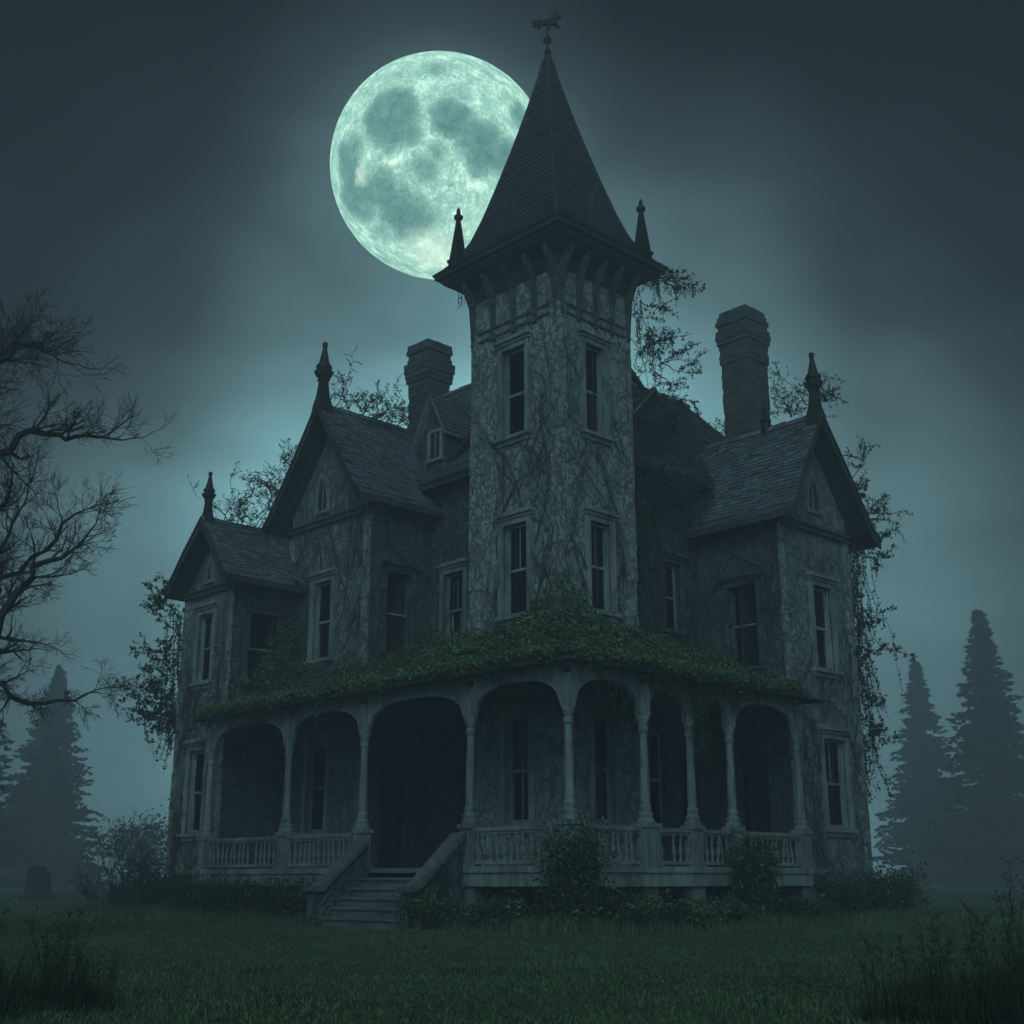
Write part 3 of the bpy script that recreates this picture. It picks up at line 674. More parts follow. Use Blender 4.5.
for a, b_ in zip(LP, LP[1:]): arch(FL, a, b_)
for a, b_ in zip(RP, RP[1:]): arch(FRr, a, b_)
mb = MB(); mb.box(PX-.1, PX+.1, PX-.1, 9.3, 4.421, 4.5); mb.box(PX+.101, 4.35, PX-.1, PX+.1, 4.421, 4.5)
mb.build('porch_beam', 'trim', house)
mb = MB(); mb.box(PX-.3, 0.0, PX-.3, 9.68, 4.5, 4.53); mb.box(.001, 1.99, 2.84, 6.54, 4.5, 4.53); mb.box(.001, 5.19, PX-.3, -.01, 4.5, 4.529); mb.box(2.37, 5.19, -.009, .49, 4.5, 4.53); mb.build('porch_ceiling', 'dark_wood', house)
# porch roof: mitred at the tower corner
prof = [(-3.0, 4.62), (-2.2, 4.84), (-1.2, 5.18), (0.0, 5.8)]
mb = MB(); sh = MB()
def uend(v): return 8.85 + min(1, max(0, (v+3)/1.1))*.83
def vend(u): return 3.98 + min(1, max(0, (u+3)/1.1))*1.20
PQ = []
for (a, z0), (b_, z1) in zip(prof, prof[1:]):
    PQ.append(('L', P(a, a, z0), P(uend(a), a, z0), P(uend(b_), b_, z1), P(b_, b_, z1)))
    PQ.append(('R', P(a, a, z0), P(a, vend(a), z0), P(b_, vend(b_), z1), P(b_, b_, z1)))
PQ.append(('L', P(2.83, 0, 5.8), P(6.55, 0, 5.8), P(6.55, 2, 6.28), P(2.83, 2, 6.28)))
PQ.append(('R', P(0, 2.36, 5.8), P(0, 5.2, 5.8), P(.5, 5.2, 6.0), P(.5, 2.36, 6.0)))
for _, *q in PQ: slab(mb, q, .07); shingles(sh, *q)
pr_ = mb.build('porch_roof', 'dark_wood', house, fix=False); sh.build('shingles', 'shingle_green', pr_, fix=False)
mb = MB()
for (x0, x1, y0, y1, z0, z1) in ((-3.03, -2.97, -3.03, 8.87, 4.46, 4.6), (-2.969, 3.98, -3.03, -2.97, 4.46, 4.6)): mb.box(x0, x1, y0, y1, z0, z1)
for (x0, x1, y0, y1) in ((-3.09, -3.031, -3.09, 8.87), (-3.03, 3.99, -3.09, -3.031)): mb.box(x0, x1, y0, y1, 4.575, 4.635)
mb.box(-3.0, 4.3, -3.0, -2.9, 4.53, 4.56) ; mb.box(-3.0, -2.9, -2.899, 9.2, 4.53, 4.559)
mb.build('porch_fascia', 'dark_wood', pr_)
# railings with turned balusters
bal = None
def railing(fc, a0, a1):
    global bal
    a0 += .14; a1 -= .14; f = MB()
    fc.box(f, a0, a1, FZ+.62, FZ+.69, -.06, .06); fc.box(f, a0, a1, FZ+.57, FZ+.62, -.03, .03)
    r = f.build('railing', 'post_paint', house); f = MB(); fc.box(f, a0, a1, FZ+.05, FZ+.11, -.035, .035); f.build('bottom_rail', 'post_paint', r); n = max(3, int(round((a1-a0)/.17)))
    for k in range(n):
        if bal is None:
            b_ = MB(); b_.lathe(0, 0, [(0, .028), (.05, .028), (.07, .02), (.14, .044), (.2, .04), (.3, .02), (.34, .03), (.38, .02), (.42, .028), (.462, .028)], 8)
            o = b_.build('baluster', 'post_paint', r); bal = o
        else:
            if random.random() < .08: continue
            o = bal.copy(); C.objects.link(o); o.parent = r
        x, y, z = fc(a0+(a1-a0)*(k+.5)/n, FZ+.109); o.location = (x, y, z); o.rotation_euler = (random.gauss(0, .05), random.gauss(0, .05), 0)
railing(FL, LP[0], LP[1]); railing(FL, LP[2], LP[3]); railing(FL, LP[3], LP[4])
for a, b_ in zip(RP, RP[1:]): railing(FRr, a, b_)
# front steps with sloping cheek walls
for k in range(5):
    z1 = FZ-.175*(k+1); v1 = -2.72-.23*k; v0 = v1-.23; s = MB()
    s.box(v0-.03, v1-.001, .16, 2.64, z1-.05, z1); s.box(v0+.02, v1-.001, .17, 2.63, 0 if k == 4 else z1-.24, z1-.051)
    s.build('step', 'step_stone', house)
for a0, a1 in ((-.12, .15), (2.65, 2.93)):
    s = MB()
    s.prism([P(a0, -2.79, 0), P(a0, -4.0, 0), P(a0, -4.0, .62), P(a0, -3.86, .62), P(a0, -2.79, 1.55)], [P(a1, -2.79, 0), P(a1, -4.0, 0), P(a1, -4.0, .62), P(a1, -3.86, .62), P(a1, -2.79, 1.55)])
    o = s.build('stair_wall', 'plaster_dark', house)
    s = MB(); e_ = .06
    s.prism([P(a0-e_, -2.79, 1.55), P(a0-e_, -3.86, .622), P(a0-e_, -4.06, .622), P(a0-e_, -4.06, .71), P(a0-e_, -3.84, .72), P(a0-e_, -2.79, 1.66)], [P(a1+e_, -2.79, 1.55), P(a1+e_, -3.86, .622), P(a1+e_, -4.06, .622), P(a1+e_, -4.06, .71), P(a1+e_, -3.84, .72), P(a1+e_, -2.79, 1.66)])
    s.build('coping', 'step_stone', o)
# fallen stones at the head of the right cheek wall
for k, (u, v, z) in enumerate(((-.05, -3.0, 1.50), (-.12, -3.35, 1.22), (.1, -3.55, 1.18))): pass

# ------------------------------------------------------------------ ground
def gz(x, y): 
    t_ = min(1, max(0, (y-32)/32)); t_ = t_*t_*(3-2*t_)
    return .34*t_ + .05*mnoise.noise((x*.12, y*.12, 0))*min(1, abs(y)/10) 
xs = np.concatenate([np.linspace(-200, -45, 9), np.linspace(-40, 40, 81), np.linspace(45, 200, 9)])
ys = np.concatenate([np.linspace(-60, -6, 8), np.linspace(-4, 70, 75), np.linspace(75, 160, 9)])
mb = MB(); nx = len(xs)
for y in ys:
    for x in xs: mb.v.append((x, y, gz(x, y)))
for j in range(len(ys)-1):
    for i in range(nx-1): a = j*nx+i; mb.f.append((a, a+1, a+1+nx, a+nx))
o = mb.build('lawn', 'lawn', smooth=True, fix=False); tag(o, kind='structure')

# grass blades over the lawn in front of the house
def blades(name, n, region, hlo, hhi, wlo, whi, material, seed=1):
    r_ = np.random.default_rng(seed); x, y = region(r_, n)
    n = len(x); z = np.array([gz(a, b_) for a, b_ in zip(x, y)])
    an = r_.random(n)*2*PI; h = hlo+(hhi-hlo)*r_.random(n)**1.6; wd = wlo+(whi-wlo)*r_.random(n)
    pch = np.array([mnoise.noise((a*.5, b_*.5, 3.)) for a, b_ in zip(x, y)]); h *= (1+.6*pch)
    dx, dy = np.cos(an)*wd, np.sin(an)*wd; la = r_.random(n)*2*PI; ll = h*r_.random(n)*.9
    V = np.empty((n, 5, 3)); V[:, 0] = np.c_[x-dx, y-dy, z-.01]; V[:, 1] = np.c_[x+dx, y+dy, z-.01]
    mx, my = x+np.cos(la)*ll*.3, y+np.sin(la)*ll*.3
    V[:, 2] = np.c_[mx+dx*.7, my+dy*.7, z+h*.6]; V[:, 3] = np.c_[mx-dx*.7, my-dy*.7, z+h*.6]; V[:, 4] = np.c_[x+np.cos(la)*ll, y+np.sin(la)*ll, z+h]
    me = bpy.data.meshes.new(name); me.vertices.add(n*5); me.vertices.foreach_set('co', V.ravel())
    idx = np.arange(n)[:, None]*5; loops = np.concatenate([idx+np.array([0, 1, 2, 3]), idx+np.array([3, 2, 4])], 1).ravel()
    me.loops.add(n*7); me.loops.foreach_set('vertex_index', loops)
    st = (np.arange(n)[:, None]*7+np.array([0, 4])).ravel(); me.polygons.add(n*2); me.polygons.foreach_set('loop_start', st)
    me.update(calc_edges=True); me.validate(); me.materials.append(MATS[material])
    o = bpy.data.objects.new(name, me); C.objects.link(o); return o
def reg(r_, n):
    y = 6.5 + 22*r_.random(n)**1.25; x = (r_.random(n)*2-1)*(3.2+.46*y)
    loc = (np.c_[x, y]-np.array([HC.x, HC.y])); u = loc@np.array([DL.x, DL.y]); v = loc@np.array([DR.x, DR.y])
    keep = ~((u > -2.7) & (v > -2.7)) & ~((u > .3) & (u < 2.9) & (v > -4.0) & (v < -2)); return x[keep], y[keep]
o = blades('grass', 190000, reg, .012, .045, .004, .009, 'grass'); tag(o, 'short rough dark green grass covering the front lawn', 'grass', kind='stuff')
def reg2(r_, n):
    y = 26 + 34*r_.random(n)**1.2; x = (r_.random(n)*2-1)*(3+.5*y)
    loc = (np.c_[x, y]-np.array([HC.x, HC.y])); u = loc@np.array([DL.x, DL.y]); v = loc@np.array([DR.x, DR.y])
    keep = ~((u > -2.7) & (v > -2.7)); return x[keep], y[keep]
o = blades('distant_grass', 50000, reg2, .05, .16, .01, .02, 'grass', 5); tag(o, 'longer grass fading into mist around the mansion', 'grass', kind='stuff')

def reg3(r_, n):
    t_ = r_.random(n); s_ = r_.random(n) < .55; off = -2.75-np.abs(r_.normal(0, .45, n))-.05
    u = np.where(s_, -3.3+t_*17.5, off); v = np.where(s_, off, -3.3+t_*14.5)
    u = np.where(s_, u, u); keep = ~((u > .25) & (u < 2.95) & (v > -4.1) & s_)
    x = HC.x+DL.x*u+DR.x*v; y = HC.y+DL.y*u+DR.y*v; return x[keep], y[keep]
o = blades('foot_grass', 26000, reg3, .06, .26, .006, .014, 'grass', 9); tag(o, 'shaggy uncut grass along the foot of the mansion', 'grass', kind='stuff')
# foreground weeds, dry stalks and long blades
def weed_clump(x, y, r, h, n, label, stalks=5):
    n = int(n*.6)
    h *= .82; root = empty('weed_clump', (x, y, gz(x, y))); tag(root, label, 'weeds', 'tall weeds in the foreground')
    mb = MB()
    for k in range(n):
        a = random.random()*2*PI; rr = r*random.random()**.6; px, py = rr*math.cos(a), rr*math.sin(a)
        hh = h*random.uniform(.35, 1)*(1-.35*rr/r); la = random.random()*2*PI; ln = hh*random.uniform(.05, .5); wd = random.uniform(.003, .007)
        wa = random.random()*PI; dx, dy = math.cos(wa)*wd, math.sin(wa)*wd; prev = None
        for i in range(5):
            t_ = i/4; c = (px+math.cos(la)*ln*t_**2, py+math.sin(la)*ln*t_**2, hh*(t_ - .12*t_*t_*(ln/hh)) - .02); w_ = 1-t_*.95
            cur = [(c[0]-dx*w_, c[1]-dy*w_, c[2]), (c[0]+dx*w_, c[1]+dy*w_, c[2])]
            if prev: n0 = len(mb.v); mb.v += [*prev, cur[1], cur[0]]; mb.f.append((n0, n0+1, n0+2, n0+3))
            prev = cur
    mb.build('leaves', 'weed', root, fix=False)
    mb = MB()
    for k in range(stalks):
        a = random.random()*2*PI; rr = r*.7*random.random(); p = Vector((rr*math.cos(a), rr*math.sin(a), 0)); d = Vector((random.gauss(0, .12), random.gauss(0, .12), 1)); hh = h*random.uniform(.95, 1.35)
        pts = [p]; q = p
        for i in range(7): d = (d+Vector((random.gauss(0, .05), random.gauss(0, .05), 0))).normalized(); q = q+d*hh/7; pts.append(q)
        mb.tube(pts, [.005-.0005*i for i in range(8)], 4)
        for i in range(2, 8):
            for j in range(random.choice((2, 3, 5))):
                e_ = Vector((random.gauss(0, 1), random.gauss(0, 1), .9)).normalized()*random.uniform(.03, .09)
                mb.tube([pts[i], pts[i]+e_], [.002, .0015], 3); mb.leaf(pts[i]+e_, .018)
    mb.build('seed_stalks', 'weed', root, fix=False)
LW = [(-3.9, 9.6, .5, .62, 800, 'dark clump of tall weeds at the left edge of the lawn'), (-3.15, 9.2, .42, .55, 600, 'lower rounded weed clump just right of the left edge clump'), (-3.5, 8.4, .5, .5, 700, 'nearest dark weed clump in the bottom left corner'), (-2.85, 8.9, .3, .34, 300, 'smallest sparse weed tuft right of the bottom left weeds')]
RW = [(2.35, 8.2, .3, .42, 420, 'low weed tuft leftmost of the bottom right weeds'), (2.75, 7.9, .4, .6, 600, 'arching weed clump in the bottom right foreground'), (3.2, 8.2, .45, .72, 800, 'thick dark weed clump at the right edge of the lawn'), (3.15, 7.4, .45, .62, 700, 'nearest weed clump filling the bottom right corner'), (3.75, 9.3, .5, .85, 700, 'tallest stalky weed clump rising at the far right edge'), (3.0, 9.4, .35, .5, 350, 'small weed clump behind the bottom right weeds')]
for a in LW: weed_clump(*a, stalks=14)
for a in RW: weed_clump(*a, stalks=8)

# ------------------------------------------------------------------ ivy and creepers (things that grow on the house)
def vine_obj(name, label, cat='ivy', group='creepers growing on the mansion'):
    o = empty(name, HW(0, 0, 0)); tag(o, label, cat, group); return o
def place(mb_list, root):
    for mb, nm, mt in mb_list:
        if not mb.v: continue
        mb.v = [tuple(Vector(p)-root.location) for p in mb.v]
        o = mb.build(nm, mt, root, fix=False)
def hang(st, lf, p, length, size=.07, sway=.12, dens=16, rad=.009, lean=(0, 0)):
    p = Vector(p); n = max(4, int(length/.15)); pts = [p.copy()]; d = Vector((lean[0], lean[1], -1))
    for i in range(n):
        d = (d + Vector((random.gauss(0, sway), random.gauss(0, sway), -.15))).normalized(); p = p + d*(length/n); pts.append(p.copy())
    st.tube(pts, [rad*(1-.7*i/n) for i in range(n+1)], 4)
    for i in range(int(length*dens)):
        t_ = random.random()**.8*(n-1); k = int(t_); q = pts[k].lerp(pts[k+1], t_-k)
        lf.leaf(q+Vector((random.gauss(0, .03), random.gauss(0, .03), random.gauss(0, .03))), size)
def sprig(st, lf, p, length, dirv, size=.07, rad=.012, depth=2, leaves=10):
    p = Vector(p); d = Vector(dirv).normalized(); n = 6; pts = [p.copy()]
    for i in range(n):
        d = (d+Vector((random.gauss(0, .28), random.gauss(0, .28), random.gauss(.02, .22)))).normalized(); p = p+d*length/n; pts.append(p.copy())
        if depth > 0 and random.random() < .75:
            dd = (d+Vector((random.gauss(0, .9), random.gauss(0, .9), random.gauss(0, .8)))).normalized(); sprig(st, lf, p, length*.5, dd, size, rad*.6, depth-1, leaves)
    st.tube(pts, [max(.005, rad*1.3*(1-.7*i/n)) for i in range(n+1)], 4)
    for k in range(leaves//(1 if depth else 1)):
        i = random.randint(2, n); lf.leaf(pts[i]+Vector((random.gauss(0, .025), random.gauss(0, .025), random.gauss(0, .025))), size)
def climb(st, lf, fc, a, z, length, dirz=1., size=.07, rad=.02, bounds=None, depth=2, dens=5, hl=()):
    """stem wandering over a wall plane"""
    ang = random.gauss(0, .35); pts = []; n = max(3, int(length/.22))
    for i in range(n):
        pts.append(fc.world(a, z, .03+random.random()*.03)); ang += random.gauss(0, .3); ang = max(-1.2, min(1.2, ang))
        a += math.sin(ang)*.22; z += math.cos(ang)*.22*dirz
        if bounds and not (bounds[0] < a < bounds[1] and bounds[2] < z < bounds[3]): break
        if any(h[0]-.03 < a < h[1]+.03 and h[2] < z < h[3] for h in hl): break
        if depth and random.random() < .22: climb(st, lf, fc, a, z, length*.45, random.choice((1, 1, -1))*dirz, size, rad*.6, bounds, depth-1, dens, hl)
    if len(pts) < 2: return
    st.tube(pts, [rad*(1-.6*i/len(pts)) for i in range(len(pts))], 4, cap=False)
    for k in range(int(len(pts)*.22*dens)):
        lf.leaf(random.choice(pts)+fc.normal()*random.uniform(.02, .1)+Vector((random.gauss(0, .06), random.gauss(0, .06), random.gauss(0, .06))), size, fc.normal(), .3)

# mats of ivy on the porch roof
def roof_z(d):                                        # height of the porch roof at distance d inward of the wall line
    for (a, z0), (b_, z1) in zip(prof+[(2.0, 6.28)], (prof+[(2.0, 6.28)])[1:]):
        if a <= d <= b_: return z0+(z1-z0)*(d-a)/(b_-a)
    return 4.6 if d < 0 else 6.28
def mat_ivy(label, side, pts_fn, n, size=.072):
    root = vine_obj('porch_roof_ivy', label, 'ivy', 'ivy mats on the porch roof'); g_ = MB(); dk = MB(); st = MB()
    for k in range(n):
        r_ = pts_fn()
        if r_ is None: continue
        u, v, th = r_; d = v if side == 'L' else u; nn = mnoise.noise((u*.9, v*.9, 5.)); th *= max(0, .55+1.3*nn)
        if nn < -.12 and random.random() < .75: continue
        z = roof_z(d)+.03+th*random.random()**.7
        (g_ if random.random() < .8 else dk).leaf(HW(u, v, z), size, (0, 0, 1), .45)
    for k in range(n//260):
        r_ = pts_fn()
        if r_ is None: continue
        u, v, th = r_; d = v if side == 'L' else u; p = HW(u, v, roof_z(d)+.06); q = [p]
        dv = Vector((random.gauss(0, 1), random.gauss(0, 1), .1)).normalized()
        for i in range(5): dv = (dv+Vector((random.gauss(0, .4), random.gauss(0, .4), random.gauss(0, .15)))).normalized(); q.append(q[-1]+dv*.16)
        st.tube(q, [.012-.0018*i for i in range(6)], 4)
    place([(g_, 'green_leaves', 'leaf_green'), (dk, 'dark_leaves', 'leaf_dark'), (st, 'stems', 'vine_stem')], root)
    return root
def fl():
    v = -3.02+random.random()**.85*3.1; lo = v if v < 0 else 2.85; u = lo+(uend(v)-lo)*random.random()
    if v > 0 and u > 6.5: return None
    dens = .25+.75*min(1, max(0, (v+3.0)/1.0)) if u > 1.5 else 1
    if 1.8 < u < 6.5: dens *= .25+.75*min(1, max(0, (v+2.3)/1.5))
    if random.random() > dens: return None
    th = .10+.16*max(0, (v+3)/3) + (.25*max(0, 1-u/3.0) if u < 3 else 0) + (.3 if u > 6.8 and v > -1.2 else 0)
    return u, v, th
def flr():
    v = random.random()*1.9; u = 2.9+3.6*random.random(); return u, v, .25+.2*v
def fr_():
    u = -3.02+random.random()**.85*3.1; lo = u; v = lo+(vend(u)-lo)*random.random()
    return u, v, .13+.16*max(0, (u+3)/3)+.28*max(0, 1-abs(v)/3.0)
mat_ivy('long green ivy mat covering the left porch roof above the front steps', 'L', fl, 26000)
mat_ivy('ivy thicket on the porch roof between tower and left gable', 'L', flr, 5500)
mat_ivy('bright green ivy mat covering the right porch roof up to the right wing', 'R', fr_, 20000)
# heap of ivy piled against the tower corner
root = vine_obj('tower_ivy', 'green ivy heap piled against the base of the tower above the porch roof', 'ivy'); g_ = MB(); dk = MB(); st = MB()
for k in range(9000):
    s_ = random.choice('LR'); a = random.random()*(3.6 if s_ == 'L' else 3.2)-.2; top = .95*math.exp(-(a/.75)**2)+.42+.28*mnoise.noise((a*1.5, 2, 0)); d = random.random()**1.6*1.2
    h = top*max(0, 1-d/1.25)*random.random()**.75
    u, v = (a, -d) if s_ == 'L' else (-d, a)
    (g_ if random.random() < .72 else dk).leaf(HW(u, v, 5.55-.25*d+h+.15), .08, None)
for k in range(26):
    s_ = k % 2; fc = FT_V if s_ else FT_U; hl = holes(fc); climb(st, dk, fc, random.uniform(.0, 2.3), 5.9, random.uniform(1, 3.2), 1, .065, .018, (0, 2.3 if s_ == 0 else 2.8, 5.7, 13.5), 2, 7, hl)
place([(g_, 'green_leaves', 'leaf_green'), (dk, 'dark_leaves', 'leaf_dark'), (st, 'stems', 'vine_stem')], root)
# bare creeper stems webbing the tower shaft
root = vine_obj('tower_creeper', 'web of thin bare creeper stems climbing the tower shaft', 'creeper'); dk = MB(); st = MB()
for k in range(46):
    fc = (FT_V, FT_U)[k % 2]; wd = (2.8, 2.3)[k % 2]
    climb(st, dk, fc, random.uniform(.05, wd-.05), random.uniform(5.8, 11.5), random.uniform(1.5, 5), 1, .055, .017, (0.02, wd, 5.7, 14.1), 2, 1.0, holes(fc))
place([(dk, 'dead_leaves', 'leaf_dead'), (st, 'stems', 'vine_stem')], root)
# creepers on the gabled walls
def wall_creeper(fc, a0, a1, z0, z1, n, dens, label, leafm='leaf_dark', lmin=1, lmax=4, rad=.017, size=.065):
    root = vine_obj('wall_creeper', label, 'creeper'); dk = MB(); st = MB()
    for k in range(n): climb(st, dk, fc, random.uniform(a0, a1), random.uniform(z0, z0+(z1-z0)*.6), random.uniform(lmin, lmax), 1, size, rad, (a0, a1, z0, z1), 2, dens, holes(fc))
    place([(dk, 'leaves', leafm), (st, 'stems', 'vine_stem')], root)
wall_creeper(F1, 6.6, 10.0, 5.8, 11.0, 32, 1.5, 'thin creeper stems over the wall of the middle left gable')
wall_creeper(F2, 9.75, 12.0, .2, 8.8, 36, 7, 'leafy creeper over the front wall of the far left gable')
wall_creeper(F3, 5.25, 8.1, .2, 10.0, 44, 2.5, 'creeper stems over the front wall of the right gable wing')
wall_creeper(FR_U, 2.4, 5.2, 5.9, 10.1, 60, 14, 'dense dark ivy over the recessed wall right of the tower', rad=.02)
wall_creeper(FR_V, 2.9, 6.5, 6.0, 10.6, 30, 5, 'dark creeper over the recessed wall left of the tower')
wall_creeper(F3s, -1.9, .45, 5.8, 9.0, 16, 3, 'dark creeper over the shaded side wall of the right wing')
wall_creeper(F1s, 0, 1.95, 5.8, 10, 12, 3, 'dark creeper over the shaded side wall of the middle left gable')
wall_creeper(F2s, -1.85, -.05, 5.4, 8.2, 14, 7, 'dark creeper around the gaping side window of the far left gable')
# green ivy spilling down left of the middle gable
root = vine_obj('gable_ivy', 'green ivy spilling from the gable corner onto the left porch roof', 'ivy'); g_ = MB(); dk = MB(); st = MB()
for k in range(3600):
    t_ = random.random(); u = 9.3+random.gauss(0, .35)*(1.2-t_)+.25; z = 5.5+2.2*t_*random.random(); v = -.1-random.random()*(1.5*(1-t_)+.15)
    (g_ if random.random() < .6 else dk).leaf(HW(u, v, z), .075, None)
for k in range(12): climb(st, dk, F1, random.uniform(8.95, 9.95), 5.8, 3.5, 1, .065, .02, (8.9, 9.98, 5.6, 9.7), 2, 10)
place([(g_, 'green_leaves', 'leaf_green'), (dk, 'dark_leaves', 'leaf_dark'), (st, 'stems', 'vine_stem')], root)

# hanging curtains of vine
def hanging(label, starts, size=.07, dens=16, leafm='leaf_dead', sprigs=0, spr_len=1.0, spr_dir=(1, 0, .3)):
    root = vine_obj('hanging_vine', label, 'vine', 'vines hanging off the mansion'); st = MB(); lf = MB()
    for p, ln in starts: hang(st, lf, p, ln, size, .13, dens)
    for k in range(sprigs):
        p, ln = random.choice(starts); sprig(st, lf, Vector(p), spr_len*random.uniform(.6, 1.2), (spr_dir[0]+random.gauss(0, .3), spr_dir[1]+random.gauss(0, .3), spr_dir[2]+random.gauss(0, .3)), size, .012, 2, 8)
    place([(st, 'stems', 'vine_stem'), (lf, 'leaves', leafm)], root); return root
# tower, right side: from the cornice down to the main roof
stt = []
for k in range(34):
    t_ = random.random(); stt.append((HW(-.15+random.gauss(0, .15), TV+.08+.25*random.random()+1.1*t_**1.5, 14.2-3.0*t_+random.uniform(-.1, .3)), random.uniform(.6, 2.0)*(1-.3*t_)))
for k in range(10): stt.append((HW(-.4, TV+.45+random.random()*.25, 14.7), random.uniform(.5, 1.5)))
hanging('tangled vine hanging from the right eave of the tower spire', stt, .065, 15, sprigs=14, spr_len=.9, spr_dir=(.8, .3, -.1))
stt = [(HW(TU+random.uniform(.1, .4), -.1+random.gauss(0, .15), 14.55), random.uniform(.3, .9)) for k in range(6)]
hanging('short wisp of vine under the left eave of the tower', stt, .055, 12)
# right wing: long beards below the far eave
stt = []
for k in range(44):
    t_ = random.random(); stt.append((HW(-2.2+random.random()*.9, 8.35+.45*random.random(), 8.9-.2*random.random()), random.uniform(1.2, 4.2)))
for k in range(50): stt.append((HW(-2.15+random.random()*.6, 8.2+.4*random.random(), random.uniform(5.5, 8.7)), random.uniform(1.2, 3.0)))
for k in range(30): stt.append((HW(-2.05+random.random()*.6, 8.12+.15*random.random(), random.uniform(4.5, 8.3)), random.uniform(1.2, 3.0)))
for k in range(30): stt.append((HW(-2.0+random.random()*.6, 8.25+.65*random.random(), random.uniform(3.9, 4.8)), random.uniform(.6, 2.0)))
hanging('long drooping vine beards hanging down the outer edge of the right wing', stt, .075, 17, sprigs=16, spr_len=.8, spr_dir=(.8, .4, .2))
# left wing: shaggy vine at the outer edge
stt = []
for k in range(26): stt.append((HW(12.1+.25*random.random(), -2.2+.5*random.random(), random.uniform(5.6, 8.0)), random.uniform(.8, 2.2)))
for k in range(40): stt.append((HW(12.15+.9*random.random(), -2.0+.5*random.random(), 5.2+random.gauss(0, .22)), random.uniform(.4, 1.7)))
hanging('shaggy vine clump hanging off the outer edge of the far left gable', stt, .085, 26, 'leaf_dark', sprigs=16, spr_len=.9, spr_dir=(-.8, -.3, .2))
# sprigs standing above ridges
def sprigs(label, pts, n, ln, dirv, leafm='leaf_dead', size=.075, lv=10):
    root = vine_obj('roof_sprig', label, 'vine', 'vine sprigs on the roofs'); st = MB(); lf = MB()
    for k in range(n):
        t_ = random.random()*(len(pts)-1); i = int(t_); p = Vector(pts[i]).lerp(Vector(pts[i+1]), t_-i)
        sprig(st, lf, p, ln*random.uniform(.5, 1.2), (dirv[0]+random.gauss(0, .45), dirv[1]+random.gauss(0, .3), dirv[2]+random.gauss(0, .3)), size*.8, .012, 2, lv//2)
    place([(st, 'stems', 'vine_stem'), (lf, 'leaves', leafm)], root)
sprigs('leafy twigs trailing along the ridge of the middle left gable', [HW(8.12, -.3, 12.85), HW(8.12, 2.6, 12.9)], 15, 1.0, (.5, 0, .55))
sprigs('thin twigs rising along the ridge of the far left gable', [HW(10.5, -2.0, 9.9), HW(10.5, -.2, 9.9), HW(10.6, .8, 10.0)], 16, 1.05, (.2, 0, .9))
sprigs('twigs jutting off the left rake of the middle left gable', [HW(10.2, -.5, 10.3), HW(9.3, -.5, 11.4)], 9, .9, (-.7, 0, .5))
sprigs('twigs sprouting around the right brick chimney', [HW(2.9, 9.6, 12.6), HW(3.0, 11.0, 12.2), HW(2.4, 12.2, 12.6)], 26, 1.2, (0, 0, 1))
sprigs('leafy twigs around the finial of the right wing', [HW(-1.6, 6.5, 11.7), HW(-2.2, 6.6, 12.0)], 9, .95, (.6, 0, .7))
sprigs('twigs jutting off the right rake of the right wing', [HW(-2.4, 7.2, 10.7), HW(-2.4, 8.5, 9.1)], 10, .75, (.8, 0, .35))
sprigs('low twigs on the main roof left of the tower', [HW(3.6, 4.8, 14.9), HW(4.8, 4.9, 15.0)], 7, .7, (-.2, 0, .8))
sprigs('tangle of twigs on the main roof right of the tower', [HW(2.2, 2.8, 12.9), HW(2.8, 5.5, 13.6)], 14, .9, (.2, 0, .8))
# ivy on the mossy right roof valley
root = vine_obj('roof_ivy', 'dark ivy sprawling over the main roof right of the tower', 'ivy'); dk = MB(); g_ = MB(); st = MB()
for k in range(2300):
    u = .1+random.random()*2.8; v = 2.4+random.random()*6; z = e2+(u-.1)/2.9*3.57
    if mnoise.noise((u*.8, v*.6, 9.)) + .25 - .12*u < random.random()*.5-.1: continue
    (dk if random.random() < .8 else g_).leaf(HW(u, v, z+.05+random.random()*.12), .08, None)
for k in range(900):
    v = 2.4+random.random()*3; hh = abs(random.gauss(0, .5)); dk.leaf(HW(.05-random.random()*.1, v, e2-hh), .07, None)
for k in range(26): hang(st, dk, HW(.05, 2.5+random.random()*2.6, e2), random.uniform(.4, 1.8), .065, .1, 14)
place([(dk, 'dark_leaves', 'leaf_dark'), (g_, 'green_leaves', 'leaf_green'), (st, 'stems', 'vine_stem')], root)
# vines draped over the right porch arches and posts
def drape(fc, a0, a1, n, ln, label, dens=18, leafm='leaf_dark', d=.12):
    root = vine_obj('porch_vine', label, 'vine', 'vines draped over the porch front'); st = MB(); lf = MB()
    for k in range(n): hang(st, lf, fc.world(random.uniform(a0, a1), 4.6, d+random.random()*.25), ln*random.uniform(.3, 1.2), .065, .08, dens)
    place([(st, 'stems', 'vine_stem'), (lf, 'leaves', leafm)], root)
drape(FRr, -.6, 2.1, 80, .75, 'dark vines draped over the second right porch arch', 22)
drape(FRr, .62, .9, 26, 1.7, 'thick vine wound down the second slim porch post right of the corner', 22)
drape(FRr, 1.9, 4.2, 40, .38, 'short fringe of vine on the last right porch arch', 16)
drape(FL, 5.2, 9.0, 90, .5, 'vine fringe hanging over the far left porch arches', 18)
drape(FL, -2.5, .2, 16, .4, 'few thin tendrils hanging in the porch arch beside the steps', 6)
drape(FRr, -2.2, -1.3, 9, 1.3, 'thin tendrils hanging in the porch arch right of the corner post', 6)

